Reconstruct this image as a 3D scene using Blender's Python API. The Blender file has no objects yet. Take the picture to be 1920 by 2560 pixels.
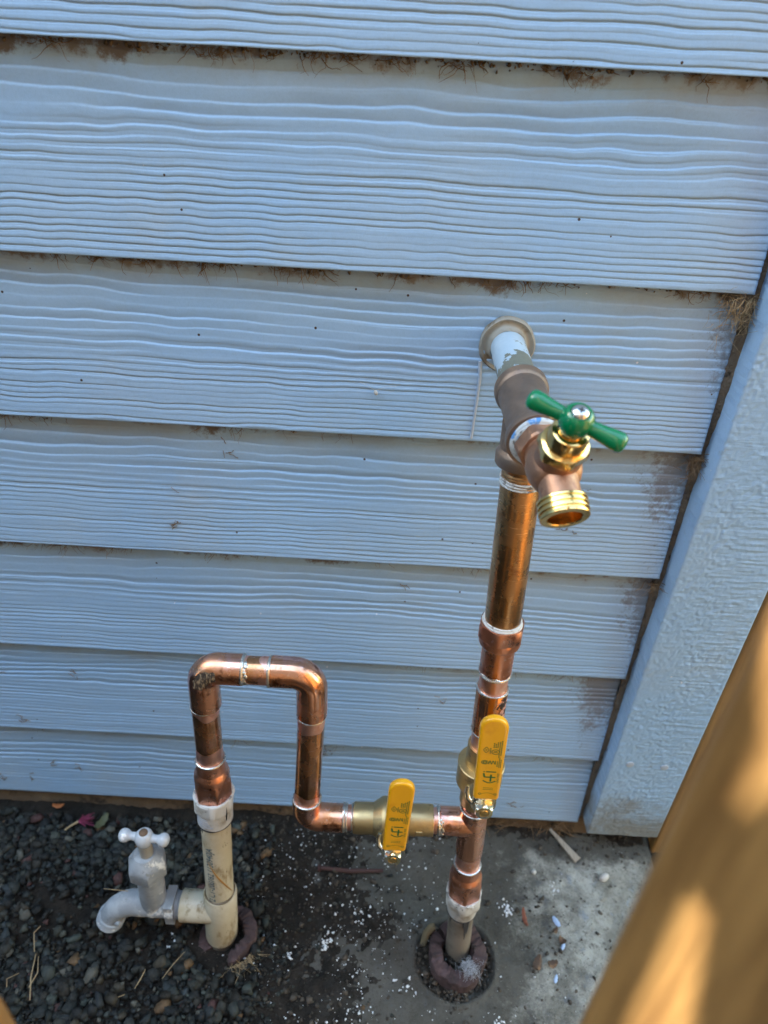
import bpy, bmesh, math, random
import numpy as np
from mathutils import Vector, Matrix

random.seed(7)
rng = np.random.default_rng(7)
S = bpy.context.scene
COL = S.collection
R_ = math.radians

# ------------------------------------------------------------------ camera
TH, RO = 0.58577, 0.05711
F = Vector((0, math.cos(TH), -math.sin(TH)))
U0 = Vector((0, math.sin(TH), math.cos(TH)))
X0 = Vector((1, 0, 0))
CR = X0 * math.cos(RO) + U0 * math.sin(RO)
CU = -X0 * math.sin(RO) + U0 * math.cos(RO)
CAM = Vector((0, -0.50312, 0.78880))
cd = bpy.data.cameras.new('camera')
cam = bpy.data.objects.new('camera', cd)
COL.objects.link(cam)
M = Matrix((CR, CU, -F)).transposed().to_4x4()
M.translation = CAM
cam.matrix_world = M
cd.sensor_fit = 'VERTICAL'
cd.sensor_height = 34.6
cd.sensor_width = 25.95
cd.lens = 24.0
cd.clip_start = 0.01
cd.clip_end = 200
cd.dof.use_dof = True
cd.dof.focus_distance = 0.515
cd.dof.aperture_fstop = 6.8
S.camera = cam

# ------------------------------------------------------------------ light
BETA, ELEV = R_(12), R_(38)
SUN = Vector((-math.cos(BETA) * math.cos(ELEV), math.sin(BETA) * math.cos(ELEV), math.sin(ELEV)))
w = bpy.data.worlds.new('World')
S.world = w
w.use_nodes = True
nt = w.node_tree
nt.nodes.clear()
sky = nt.nodes.new('ShaderNodeTexSky')
sky.sky_type = 'NISHITA'
sky.sun_disc = False
sky.sun_elevation = ELEV
sky.sun_rotation = math.atan2(SUN.x, SUN.y)
sky.air_density = 2.2
sky.dust_density = 1.2
sky.ozone_density = 1.0
bg = nt.nodes.new('ShaderNodeBackground')
bg.inputs['Strength'].default_value = 0.15
wo = nt.nodes.new('ShaderNodeOutputWorld')
nt.links.new(sky.outputs[0], bg.inputs[0])
nt.links.new(bg.outputs[0], wo.inputs[0])
sl = bpy.data.lights.new('sun', 'SUN')
sl.energy = 5.0
sl.angle = R_(0.5)
sl.color = (1.0, 0.93, 0.82)
so = bpy.data.objects.new('sun', sl)
COL.objects.link(so)
so.rotation_euler = (-SUN).to_track_quat('-Z', 'Y').to_euler()
so.location = SUN * 5
S.view_settings.view_transform = 'Standard'
S.view_settings.look = 'None'
S.view_settings.gamma = 1
S.view_settings.use_curve_mapping = False
S.view_settings.exposure = 2.85
S.render.engine = 'CYCLES'
S.cycles.max_bounces = 8


# ------------------------------------------------------------------ noise
def _hash(ix, iy, seed):
    h = (ix.astype(np.int64) * 374761393 + iy.astype(np.int64) * 668265263 + seed * 1442695041) & 0xFFFFFFFF
    h = ((h ^ (h >> 13)) * 1274126177) & 0xFFFFFFFF
    return ((h ^ (h >> 16)) & 0xFFFF) / 65535.0


def vn(x, y, seed=0):
    x = np.asarray(x, float)
    y = np.asarray(y, float)
    x, y = np.broadcast_arrays(x, y)
    ix, iy = np.floor(x), np.floor(y)
    fx, fy = x - ix, y - iy
    fx = fx * fx * fx * (fx * (fx * 6 - 15) + 10)
    fy = fy * fy * fy * (fy * (fy * 6 - 15) + 10)
    a, b = _hash(ix, iy, seed), _hash(ix + 1, iy, seed)
    c, d = _hash(ix, iy + 1, seed), _hash(ix + 1, iy + 1, seed)
    return (a + (b - a) * fx) + ((c + (d - c) * fx) - (a + (b - a) * fx)) * fy - 0.5


def fbm(x, y, seed=0, o=4):
    r, a, t = 0, 1.0, 0
    for i in range(o):
        r = r + a * vn(x * 2 ** i, y * 2 ** i, seed + i * 17)
        t += a
        a *= 0.5
    return r / t * 1.6


# ------------------------------------------------------------------ materials
class NT:
    def __init__(s, name):
        s.m = bpy.data.materials.new(name)
        s.m.use_nodes = True
        s.t = s.m.node_tree
        s.b = s.t.nodes['Principled BSDF']
        s.co = s.t.nodes.new('ShaderNodeTexCoord').outputs['Object']

    def n(s, ty, **kw):
        nd = s.t.nodes.new(ty)
        for k, v in kw.items():
            if isinstance(k, str) and hasattr(nd, k):
                setattr(nd, k, v)
        return nd

    def l(s, a, b):
        s.t.links.new(a, b)

    def noise(s, scale, detail=4, rough=0.55, stretch=None, vec=None):
        nd = s.n('ShaderNodeTexNoise')
        nd.inputs['Scale'].default_value = scale
        nd.inputs['Detail'].default_value = detail
        nd.inputs['Roughness'].default_value = rough
        v = vec or s.co
        if stretch:
            mp = s.n('ShaderNodeMapping')
            mp.inputs['Scale'].default_value = stretch
            s.l(v, mp.inputs[0])
            v = mp.outputs[0]
        s.l(v, nd.inputs['Vector'])
        return nd.outputs['Fac']

    def ramp(s, fac, lo, hi):
        nd = s.n('ShaderNodeMapRange')
        nd.interpolation_type = 'SMOOTHSTEP'
        nd.inputs[1].default_value = lo
        nd.inputs[2].default_value = hi
        s.l(fac, nd.inputs[0])
        return nd.outputs[0]

    def math(s, op, a, b):
        nd = s.n('ShaderNodeMath', operation=op)
        for i, v in enumerate((a, b)):
            if isinstance(v, (int, float)):
                nd.inputs[i].default_value = v
            else:
                s.l(v, nd.inputs[i])
        return nd.outputs[0]

    def mix(s, fac, a, b):
        nd = s.n('ShaderNodeMix', data_type='RGBA')
        if isinstance(fac, (int, float)):
            nd.inputs[0].default_value = fac
        else:
            s.l(fac, nd.inputs[0])
        for i, v in ((6, a), (7, b)):
            if isinstance(v, tuple):
                nd.inputs[i].default_value = (*v, 1) if len(v) == 3 else v
            else:
                s.l(v, nd.inputs[i])
        return nd.outputs[2]

    def color(s, c):
        if isinstance(c, tuple):
            s.b.inputs['Base Color'].default_value = (*c, 1)
        else:
            s.l(c, s.b.inputs['Base Color'])

    def set(s, rough=0.5, metal=0.0, spec=None, coat=None):
        for k, v in (('Roughness', rough), ('Metallic', metal)):
            if isinstance(v, (int, float)):
                s.b.inputs[k].default_value = v
            else:
                s.l(v, s.b.inputs[k])
        if spec is not None:
            s.b.inputs['Specular IOR Level'].default_value = spec
        if coat is not None:
            s.b.inputs['Coat Weight'].default_value = coat
            s.b.inputs['Coat Roughness'].default_value = 0.12

    def bump(s, h, strength, dist):
        nd = s.n('ShaderNodeBump')
        nd.inputs['Strength'].default_value = strength
        nd.inputs['Distance'].default_value = dist
        s.l(h, nd.inputs['Height'])
        s.l(nd.outputs[0], s.b.inputs['Normal'])


def simple(name, base, rough, metal=0.0, patches=(), bump=None, rvar=None, coat=None, spec=None):
    """patches: (colour, noise scale, lo, hi, detail[, stretch])"""
    N = NT(name)
    c = base
    for p in patches:
        st = p[5] if len(p) > 5 else None
        c = N.mix(N.ramp(N.noise(p[1], p[4], 0.6, st), p[2], p[3]), c, p[0])
    N.color(c)
    r = rough
    if rvar:
        mr = N.n('ShaderNodeMapRange')
        N.l(N.noise(rvar[0], 4), mr.inputs[0])
        mr.inputs[1].default_value = 0.35
        mr.inputs[2].default_value = 0.65
        mr.inputs[3].default_value = rough - rvar[1]
        mr.inputs[4].default_value = rough + rvar[1]
        r = mr.outputs[0]
    N.set(r, metal, spec, coat)
    if bump:
        N.bump(N.noise(bump[0], 5, 0.6, bump[3] if len(bump) > 3 else None), bump[1], bump[2])
    return N.m


COPPER = simple('copper', (0.80, 0.40, 0.25), 0.25, 1.0,
                [((0.90, 0.50, 0.42), 30, 0.50, 0.60, 4), ((0.66, 0.29, 0.14), 42, 0.54, 0.68, 5),
                 ((0.24, 0.10, 0.055), 70, 0.57, 0.70, 6), ((0.92, 0.62, 0.52), 300, 0.64, 0.70, 3)],
                bump=(220, 0.16, 0.0007), rvar=(40, 0.14))
COPPER_PINK = simple('cleaned_copper', (0.90, 0.52, 0.42), 0.38, 1.0,
                     [((0.80, 0.37, 0.22), 50, 0.5, 0.66, 5), ((0.62, 0.22, 0.16), 80, 0.58, 0.70, 5), ((0.94, 0.64, 0.56), 90, 0.55, 0.7, 4)],
                     bump=(500, 0.15, 0.0005, (1, 1, 4)), rvar=(90, 0.10))
COPPER_DARK = simple('drawn_copper', (0.70, 0.34, 0.17), 0.22, 1.0,
                     [((0.86, 0.45, 0.30), 36, 0.48, 0.62, 5), ((0.44, 0.21, 0.09), 50, 0.52, 0.70, 5, (1, 1, 0.25)), ((0.82, 0.50, 0.38), 260, 0.62, 0.70, 3, (0.3, 0.3, 4))],
                     bump=(300, 0.12, 0.0005, (0.3, 0.3, 3)), rvar=(60, 0.10))
COPPER_CAST = simple('cast_copper', (0.70, 0.32, 0.20), 0.34, 1.0,
                     [((0.82, 0.42, 0.30), 60, 0.48, 0.64, 5), ((0.40, 0.16, 0.10), 90, 0.55, 0.70, 5), ((0.88, 0.58, 0.48), 240, 0.63, 0.70, 4)],
                     bump=(500, 0.2, 0.0006), rvar=(80, 0.10))
NIPPLE = simple('brass_nipple', (0.50, 0.285, 0.135), 0.28, 1.0,
                [((0.74, 0.44, 0.22), 34, 0.48, 0.64, 5, (1, 1, 0.4)), ((0.36, 0.17, 0.075), 50, 0.54, 0.66, 5),
                 ((0.86, 0.60, 0.36), 260, 0.62, 0.70, 3, (0.3, 0.3, 4)), ((0.28, 0.15, 0.08), 320, 0.66, 0.72, 3, (0.3, 0.3, 4))],
                bump=(420, 0.22, 0.0005, (0.25, 0.25, 4)), rvar=(80, 0.10))
SOLDER = simple('solder', (0.66, 0.66, 0.63), 0.33, 1.0, [((0.42, 0.41, 0.38), 200, 0.5, 0.7, 4)],
                bump=(500, 0.4, 0.0006), rvar=(200, 0.12))
FLUX = simple('white_thread_paste', (0.56, 0.57, 0.56), 0.6, 0.0, [((0.22, 0.21, 0.20), 160, 0.50, 0.62, 5)],
              bump=(500, 0.5, 0.0008))
TAPE = simple('thread_tape', (0.50, 0.54, 0.56), 0.45, 0.0,
              [((0.08, 0.26, 0.58), 90, 0.55, 0.62, 3), ((0.16, 0.14, 0.12), 160, 0.53, 0.64, 5)],
              bump=(500, 0.4, 0.0006))
BRONZE = simple('cast_bronze', (0.25, 0.185, 0.145), 0.5, 0.8,
                [((0.33, 0.225, 0.155), 60, 0.5, 0.7, 4), ((0.20, 0.15, 0.13), 120, 0.58, 0.72, 4)],
                bump=(900, 0.35, 0.0006), rvar=(100, 0.1))
BRONZE_RED = simple('red_bronze', (0.40, 0.225, 0.145), 0.48, 0.88,
                    [((0.62, 0.36, 0.22), 60, 0.48, 0.7, 4), ((0.33, 0.17, 0.12), 130, 0.58, 0.72, 4)],
                    bump=(800, 0.35, 0.0006), rvar=(100, 0.08))
BRASS = simple('polished_brass', (0.86, 0.60, 0.24), 0.19, 1.0, [((0.70, 0.44, 0.15), 70, 0.5, 0.75, 3)],
               bump=(400, 0.04, 0.0004), rvar=(90, 0.05))
BRASS_CAST = simple('sandblasted_brass', (0.50, 0.38, 0.20), 0.42, 0.95,
                    [((0.60, 0.45, 0.22), 70, 0.5, 0.7, 3), ((0.33, 0.25, 0.14), 110, 0.58, 0.72, 4)],
                    bump=(1100, 0.3, 0.0005), rvar=(100, 0.08))
STEEL = simple('zinc_plated_steel', (0.76, 0.75, 0.68), 0.2, 1.0, [((0.80, 0.72, 0.45), 90, 0.48, 0.62, 2)],
               rvar=(100, 0.06))
SCREW = simple('stainless_screw', (0.70, 0.68, 0.66), 0.25, 1.0, bump=(600, 0.1, 0.0003))
DARK_METAL = simple('screw_recess', (0.06, 0.055, 0.05), 0.5, 0.6)
YELLOW = simple('yellow_vinyl', (0.74, 0.37, 0.006), 0.32, 0.0,
                [((0.64, 0.29, 0.006), 60, 0.5, 0.75, 3)], bump=(260, 0.05, 0.0005), coat=0.35)
PRINT = simple('green_print', (0.006, 0.12, 0.03), 0.5, 0.0)
GREEN = simple('green_enamel', (0.0, 0.165, 0.060), 0.16, 0.0, coat=0.5, bump=(160, 0.03, 0.0006))
WHITE_PVC = simple('white_pvc', (0.50, 0.50, 0.48), 0.42, 0.0,
                   [((0.27, 0.245, 0.20), 60, 0.50, 0.68, 6), ((0.10, 0.09, 0.08), 200, 0.66, 0.74, 5)], bump=(260, 0.15, 0.0006))
BLACK = simple('black_sealant', (0.015, 0.015, 0.016), 0.35, 0.0, bump=(300, 0.2, 0.0005))
FOAM = simple('brown_pipe_foam', (0.055, 0.034, 0.034), 0.95, 0.0,
              [((0.10, 0.062, 0.062), 90, 0.5, 0.7, 5), ((0.028, 0.020, 0.017), 60, 0.55, 0.7, 4)],
              bump=(900, 0.8, 0.001))
CAULK = simple('grey_caulk', (0.31, 0.295, 0.255), 0.45, 0.0, [((0.17, 0.13, 0.085), 70, 0.50, 0.66, 6)],
               bump=(180, 0.3, 0.001))
CAULK_PALE = simple('painted_caulk', (0.36, 0.42, 0.50), 0.5, 0.0, bump=(180, 0.3, 0.001))
STRAW = simple('dry_straw', (0.32, 0.235, 0.13), 0.8, 0.0, [((0.26, 0.17, 0.09), 200, 0.5, 0.7, 3)])
ROOT = simple('brown_rootlets', (0.135, 0.085, 0.045), 0.95, 0.0, [((0.24, 0.16, 0.085), 120, 0.5, 0.7, 3)])
DIRT = simple('packed_dirt', (0.16, 0.125, 0.09), 1.0, 0.0,
              [((0.20, 0.145, 0.095), 150, 0.5, 0.65, 5), ((0.035, 0.028, 0.022), 100, 0.55, 0.7, 5)],
              bump=(500, 1.0, 0.003))
FUZZ = simple('white_fuzz', (0.42, 0.45, 0.50), 1.0, 0.0)
PEBBLE = simple('pale_pebble', (0.46, 0.45, 0.42), 0.8, 0.0, bump=(300, 0.5, 0.001))
BLUECHIP = simple('blue_paint_flake', (0.30, 0.40, 0.58), 0.55, 0.0)
WHITECHIP = simple('white_specks', (0.72, 0.74, 0.76), 0.55, 0.0)
LEAF = simple('dry_leaf', (0.09, 0.055, 0.035), 0.8, 0.0, [((0.17, 0.10, 0.055), 150, 0.5, 0.7, 3)])
REDLEAF = simple('red_leaf', (0.26, 0.085, 0.045), 0.6, 0.0, [((0.15, 0.05, 0.03), 150, 0.5, 0.7, 3)])
PINK = simple('pink_petal', (0.20, 0.018, 0.065), 0.6, 0.0)
CHIPWOOD = simple('weathered_splinter', (0.30, 0.26, 0.21), 0.85, 0.0,
                  [((0.17, 0.14, 0.11), 120, 0.5, 0.7, 4, (4, 0.5, 1))], bump=(300, 0.5, 0.001, (6, 0.5, 1)))


def wall_paint(name, dirty, bumpscale=(900, 0.25)):
    N = NT(name)
    at = N.n('ShaderNodeAttribute')
    at.attribute_name = 'lap'
    lap = at.outputs['Fac']
    base = N.mix(N.ramp(N.noise(6, 4), 0.35, 0.7), (0.270, 0.428, 0.640), (0.305, 0.450, 0.632))
    # drifting brownish wash of grime
    base = N.mix(N.math('MULTIPLY', N.ramp(N.noise(9, 6, 0.62), 0.52, 0.8), 0.40), base, (0.36, 0.40, 0.42))
    base = N.mix(N.math('MULTIPLY', N.ramp(N.noise(420, 6, 0.75), 0.42, 0.66), 0.16), base, (0.20, 0.29, 0.38))
    if dirty:
        at3 = N.n('ShaderNodeAttribute')
        at3.attribute_name = 'groove'
        gv = N.math('MULTIPLY', at3.outputs['Fac'], N.ramp(N.noise(12, 5, 0.65), 0.30, 0.62))
        base = N.mix(N.math('MULTIPLY', gv, 0.36), base, (0.16, 0.18, 0.20))
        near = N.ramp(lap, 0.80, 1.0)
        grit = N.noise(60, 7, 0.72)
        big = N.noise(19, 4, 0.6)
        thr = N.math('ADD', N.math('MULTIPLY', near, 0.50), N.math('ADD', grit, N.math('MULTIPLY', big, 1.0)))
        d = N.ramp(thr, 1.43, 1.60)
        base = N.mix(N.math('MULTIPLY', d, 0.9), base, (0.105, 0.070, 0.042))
        lap_shade_film = N.math('MULTIPLY', N.ramp(lap, 0.74, 1.0), N.ramp(N.noise(7, 5, 0.65), 0.38, 0.66))  # dirt film with the shade under each lap painted into the colour
        base = N.mix(N.math('MULTIPLY', lap_shade_film, 0.62), base, (0.235, 0.215, 0.18))
        # corner grime mask
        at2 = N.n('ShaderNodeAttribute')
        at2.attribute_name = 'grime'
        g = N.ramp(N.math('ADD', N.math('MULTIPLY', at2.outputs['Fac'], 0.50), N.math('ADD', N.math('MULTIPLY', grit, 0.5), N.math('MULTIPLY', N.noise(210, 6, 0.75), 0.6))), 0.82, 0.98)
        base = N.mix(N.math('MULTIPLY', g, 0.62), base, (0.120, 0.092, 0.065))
    # fly specks
    vo = N.n('ShaderNodeTexVoronoi')
    vo.inputs['Scale'].default_value = 55
    N.l(N.co, vo.inputs['Vector'])
    wn = N.n('ShaderNodeTexWhiteNoise')
    N.l(vo.outputs['Position'], wn.inputs['Vector'])
    sp = N.math('MULTIPLY', N.math('LESS_THAN', vo.outputs['Distance'], 0.055), N.math('GREATER_THAN', wn.outputs['Value'], 0.80))
    base = N.mix(sp, base, (0.05, 0.035, 0.03))
    sp2 = N.math('MULTIPLY', N.math('LESS_THAN', vo.outputs['Distance'], 0.05), N.math('LESS_THAN', wn.outputs['Value'], 0.12))
    base = N.mix(sp2, base, (0.62, 0.66, 0.72))
    N.color(base)
    N.set(0.5, 0.0, 0.35)
    return N, base


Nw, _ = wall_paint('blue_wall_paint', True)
Nw.bump(Nw.noise(1100, 4, 0.6), 0.16, 0.0006)
WALL = Nw.m
Nt, tb = wall_paint('blue_trim_paint', False)
h1 = Nt.noise(330, 6, 0.7, (1.0, 1, 1.25))
h2 = Nt.noise(520, 3, 0.5, (0.12, 1, 1.6))
hh = Nt.math('ADD', h1, Nt.math('MULTIPLY', h2, 0.7))
# moss-grey grime climbing from the lower end
sx = Nt.n('ShaderNodeSeparateXYZ')
Nt.l(Nt.co, sx.inputs[0])
low = Nt.ramp(sx.outputs['Z'], 0.17, 0.04)
gm = Nt.ramp(Nt.math('ADD', Nt.math('MULTIPLY', low, 0.55), Nt.noise(22, 6, 0.68)), 0.70, 1.05)
tc = Nt.mix(Nt.math('MULTIPLY', gm, 0.8), tb, (0.165, 0.150, 0.105))
st = Nt.ramp(Nt.noise(70, 5, 0.7), 0.62, 0.75)
tc = Nt.mix(Nt.math('MULTIPLY', st, 0.35), tc, (0.23, 0.22, 0.19))
Nt.color(tc)
Nt.bump(hh, 0.35, 0.0012)
TRIM = Nt.m

# aged pvc with streaks and stains
Np = NT('aged_pvc')
c = Np.mix(Np.ramp(Np.noise(30, 4), 0.4, 0.7), (0.46, 0.405, 0.285), (0.56, 0.52, 0.41))
c = Np.mix(Np.ramp(Np.noise(60, 6, 0.72, (1, 1, 0.35)), 0.50, 0.66), c, (0.24, 0.175, 0.09))
c = Np.mix(Np.ramp(Np.noise(170, 6, 0.75, (1, 1, 0.3)), 0.63, 0.69), c, (0.05, 0.04, 0.03))
Np.color(c)
Np.set(0.38, 0.0, 0.45)
Np.bump(Np.noise(220, 4), 0.08, 0.0006)
PVC = Np.m
Np2 = NT('grimy_pvc')
c = Np2.mix(Np2.ramp(Np2.noise(35, 5), 0.4, 0.68), (0.195, 0.172, 0.140), (0.095, 0.080, 0.062))
c = Np2.mix(Np2.ramp(Np2.noise(90, 6, 0.7, (1, 1, 0.4)), 0.56, 0.70), c, (0.12, 0.095, 0.07))
Np2.color(c)
Np2.set(0.55)
Np2.bump(Np2.noise(220, 5), 0.2, 0.0008)
PVC_GRIMY = Np2.m
# oversprayed white tap
Nf = NT('weathered_grey_paint')
c = Nf.mix(Nf.ramp(Nf.noise(60, 5), 0.4, 0.65), (0.25, 0.275, 0.30), (0.35, 0.375, 0.40))
c = Nf.mix(Nf.ramp(Nf.noise(34, 6, 0.7), 0.57, 0.60), c, (0.62, 0.62, 0.59))
c = Nf.mix(Nf.ramp(Nf.noise(90, 7, 0.78), 0.56, 0.68), c, (0.17, 0.165, 0.14))
Nf.color(c)
Nf.set(0.5)
Nf.bump(Nf.noise(260, 5), 0.35, 0.0008)
TAPPAINT = Nf.m
TAPWHITE = simple('white_tap_plastic', (0.46, 0.49, 0.52), 0.22, 0.0,
                  [((0.80, 0.80, 0.80), 40, 0.58, 0.61, 4), ((0.40, 0.38, 0.33), 150, 0.66, 0.74, 4)], coat=0.3)
# peeling painted galvanised stub
Ng = NT('peeling_painted_pipe')
c = Ng.mix(Ng.ramp(Ng.noise(40, 3), 0.4, 0.7), (0.40, 0.51, 0.60), (0.46, 0.56, 0.64))
sx = Ng.n('ShaderNodeSeparateXYZ')
Ng.l(Ng.co, sx.inputs[0])
near = Ng.ramp(sx.outputs['Y'], -0.018, -0.05)
pe = Ng.ramp(Ng.math('ADD', Ng.noise(75, 6, 0.62), Ng.math('MULTIPLY', near, 0.16)), 0.605, 0.625)
c = Ng.mix(pe, c, (0.165, 0.17, 0.135))
Ng.color(c)
Ng.set(0.45)
Ng.bump(Ng.math('ADD', Ng.noise(140, 6, 0.6), Ng.math('MULTIPLY', pe, -0.7)), 0.5, 0.0012)
STUB = Ng.m

# ground
Ns = NT('dark_soil')
c = Ns.mix(Ns.ramp(Ns.noise(45, 6, 0.7), 0.35, 0.65), (0.010, 0.0080, 0.006), (0.030, 0.0235, 0.0175))
c = Ns.mix(Ns.ramp(Ns.noise(240, 5, 0.7), 0.60, 0.72), c, (0.05, 0.043, 0.035))
sx = Ns.n('ShaderNodeSeparateXYZ')
Ns.l(Ns.co, sx.inputs[0])
gre = Ns.math('MULTIPLY', Ns.ramp(sx.outputs['X'], -0.10, 0.06), Ns.ramp(Ns.noise(55, 6, 0.7), 0.40, 0.66))
c = Ns.mix(Ns.math('MULTIPLY', gre, 0.8), c, (0.060, 0.057, 0.050))
Ns.color(c)
Ns.set(0.9, 0.0, 0.3)
Ns.bump(Ns.noise(420, 7, 0.72), 1.0, 0.004)
SOIL = Ns.m
Nc = NT('stained_concrete')
sx = Nc.n('ShaderNodeSeparateXYZ')
Nc.l(Nc.co, sx.inputs[0])
c = Nc.mix(Nc.ramp(Nc.noise(22, 8, 0.72), 0.36, 0.64), (0.200, 0.196, 0.168), (0.500, 0.495, 0.445))
c = Nc.mix(Nc.math('MULTIPLY', Nc.ramp(Nc.noise(48, 7, 0.75), 0.54, 0.68), 0.8), c, (0.34, 0.40, 0.47))
c = Nc.mix(Nc.math('MULTIPLY', Nc.ramp(Nc.noise(9, 3, 0.5), 0.40, 0.62), 0.35), c, (0.20, 0.185, 0.145))
gx = Nc.ramp(sx.outputs['X'], 0.30, 0.07)
gy = Nc.ramp(sx.outputs['Y'], -0.055, -0.005)
wt = Nc.math('MAXIMUM', Nc.math('MULTIPLY', gx, 0.52), Nc.math('MULTIPLY', gy, 0.46))
stn = Nc.ramp(Nc.math('ADD', wt, Nc.noise(24, 10, 0.80)), 0.60, 0.86)
c = Nc.mix(Nc.math('MULTIPLY', stn, 0.86), c, (0.052, 0.047, 0.038))
sp = Nc.ramp(Nc.noise(110, 9, 0.82), 0.54, 0.66)
c = Nc.mix(Nc.math('MULTIPLY', sp, 0.85), c, (0.050, 0.043, 0.033))
sp = Nc.ramp(Nc.noise(330, 8, 0.8), 0.53, 0.62)
c = Nc.mix(Nc.math('MULTIPLY', sp, 0.6), c, (0.060, 0.053, 0.042))
sp = Nc.ramp(Nc.noise(260, 4, 0.7), 0.66, 0.72)
c = Nc.mix(Nc.math('MULTIPLY', sp, 0.7), c, (0.50, 0.51, 0.50))
Nc.color(c)
Nc.set(0.8, 0.0, 0.35)
Nc.bump(Nc.noise(260, 8, 0.75), 1.0, 0.004)
CONC = Nc.m
Nk = NT('crushed_stone')
at = Nk.n('ShaderNodeAttribute')
at.attribute_name = 'stone'
c = Nk.mix(Nk.math('MULTIPLY', Nk.ramp(Nk.noise(210, 5, 0.65), 0.45, 0.72), 0.35), at.outputs['Color'], (0.022, 0.025, 0.022))
Nk.color(c)
Nk.set(0.72, 0.0, 0.4)
Nk.bump(Nk.noise(380, 6, 0.65), 0.6, 0.0018)
STONE = Nk.m
FOUND = simple('earthy_foundation', (0.12, 0.082, 0.050), 0.95, 0.0,
               [((0.15, 0.105, 0.065), 30, 0.5, 0.7, 6), ((0.025, 0.020, 0.016), 55, 0.5, 0.68, 6)],
               bump=(160, 0.9, 0.004))
# timber
Nd = NT('oiled_timber')
g = Nd.noise(14, 6, 0.65, (5, 5, 0.35))
c = Nd.mix(Nd.ramp(g, 0.35, 0.68), (0.150, 0.078, 0.024), (0.315, 0.180, 0.060))
c = Nd.mix(Nd.math('MULTIPLY', Nd.ramp(Nd.noise(60, 5, 0.65, (8, 8, 0.2)), 0.55, 0.75), 0.5), c, (0.17, 0.085, 0.026))
Nd.color(c)
Nd.set(0.55, 0.0, 0.4)
Nd.bump(Nd.noise(90, 5, 0.6, (8, 8, 0.25)), 0.3, 0.001)
TIMBER = Nd.m


# ------------------------------------------------------------------ mesh helpers
def frame(axis, ref=(0, 0, 1)):
    z = Vector(axis).normalized()
    x = Vector(ref)
    x = x - z * x.dot(z)
    if x.length < 1e-4:
        x = Vector((1, 0, 0)) - z * z.x
    x.normalize()
    return x, z.cross(x), z


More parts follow.
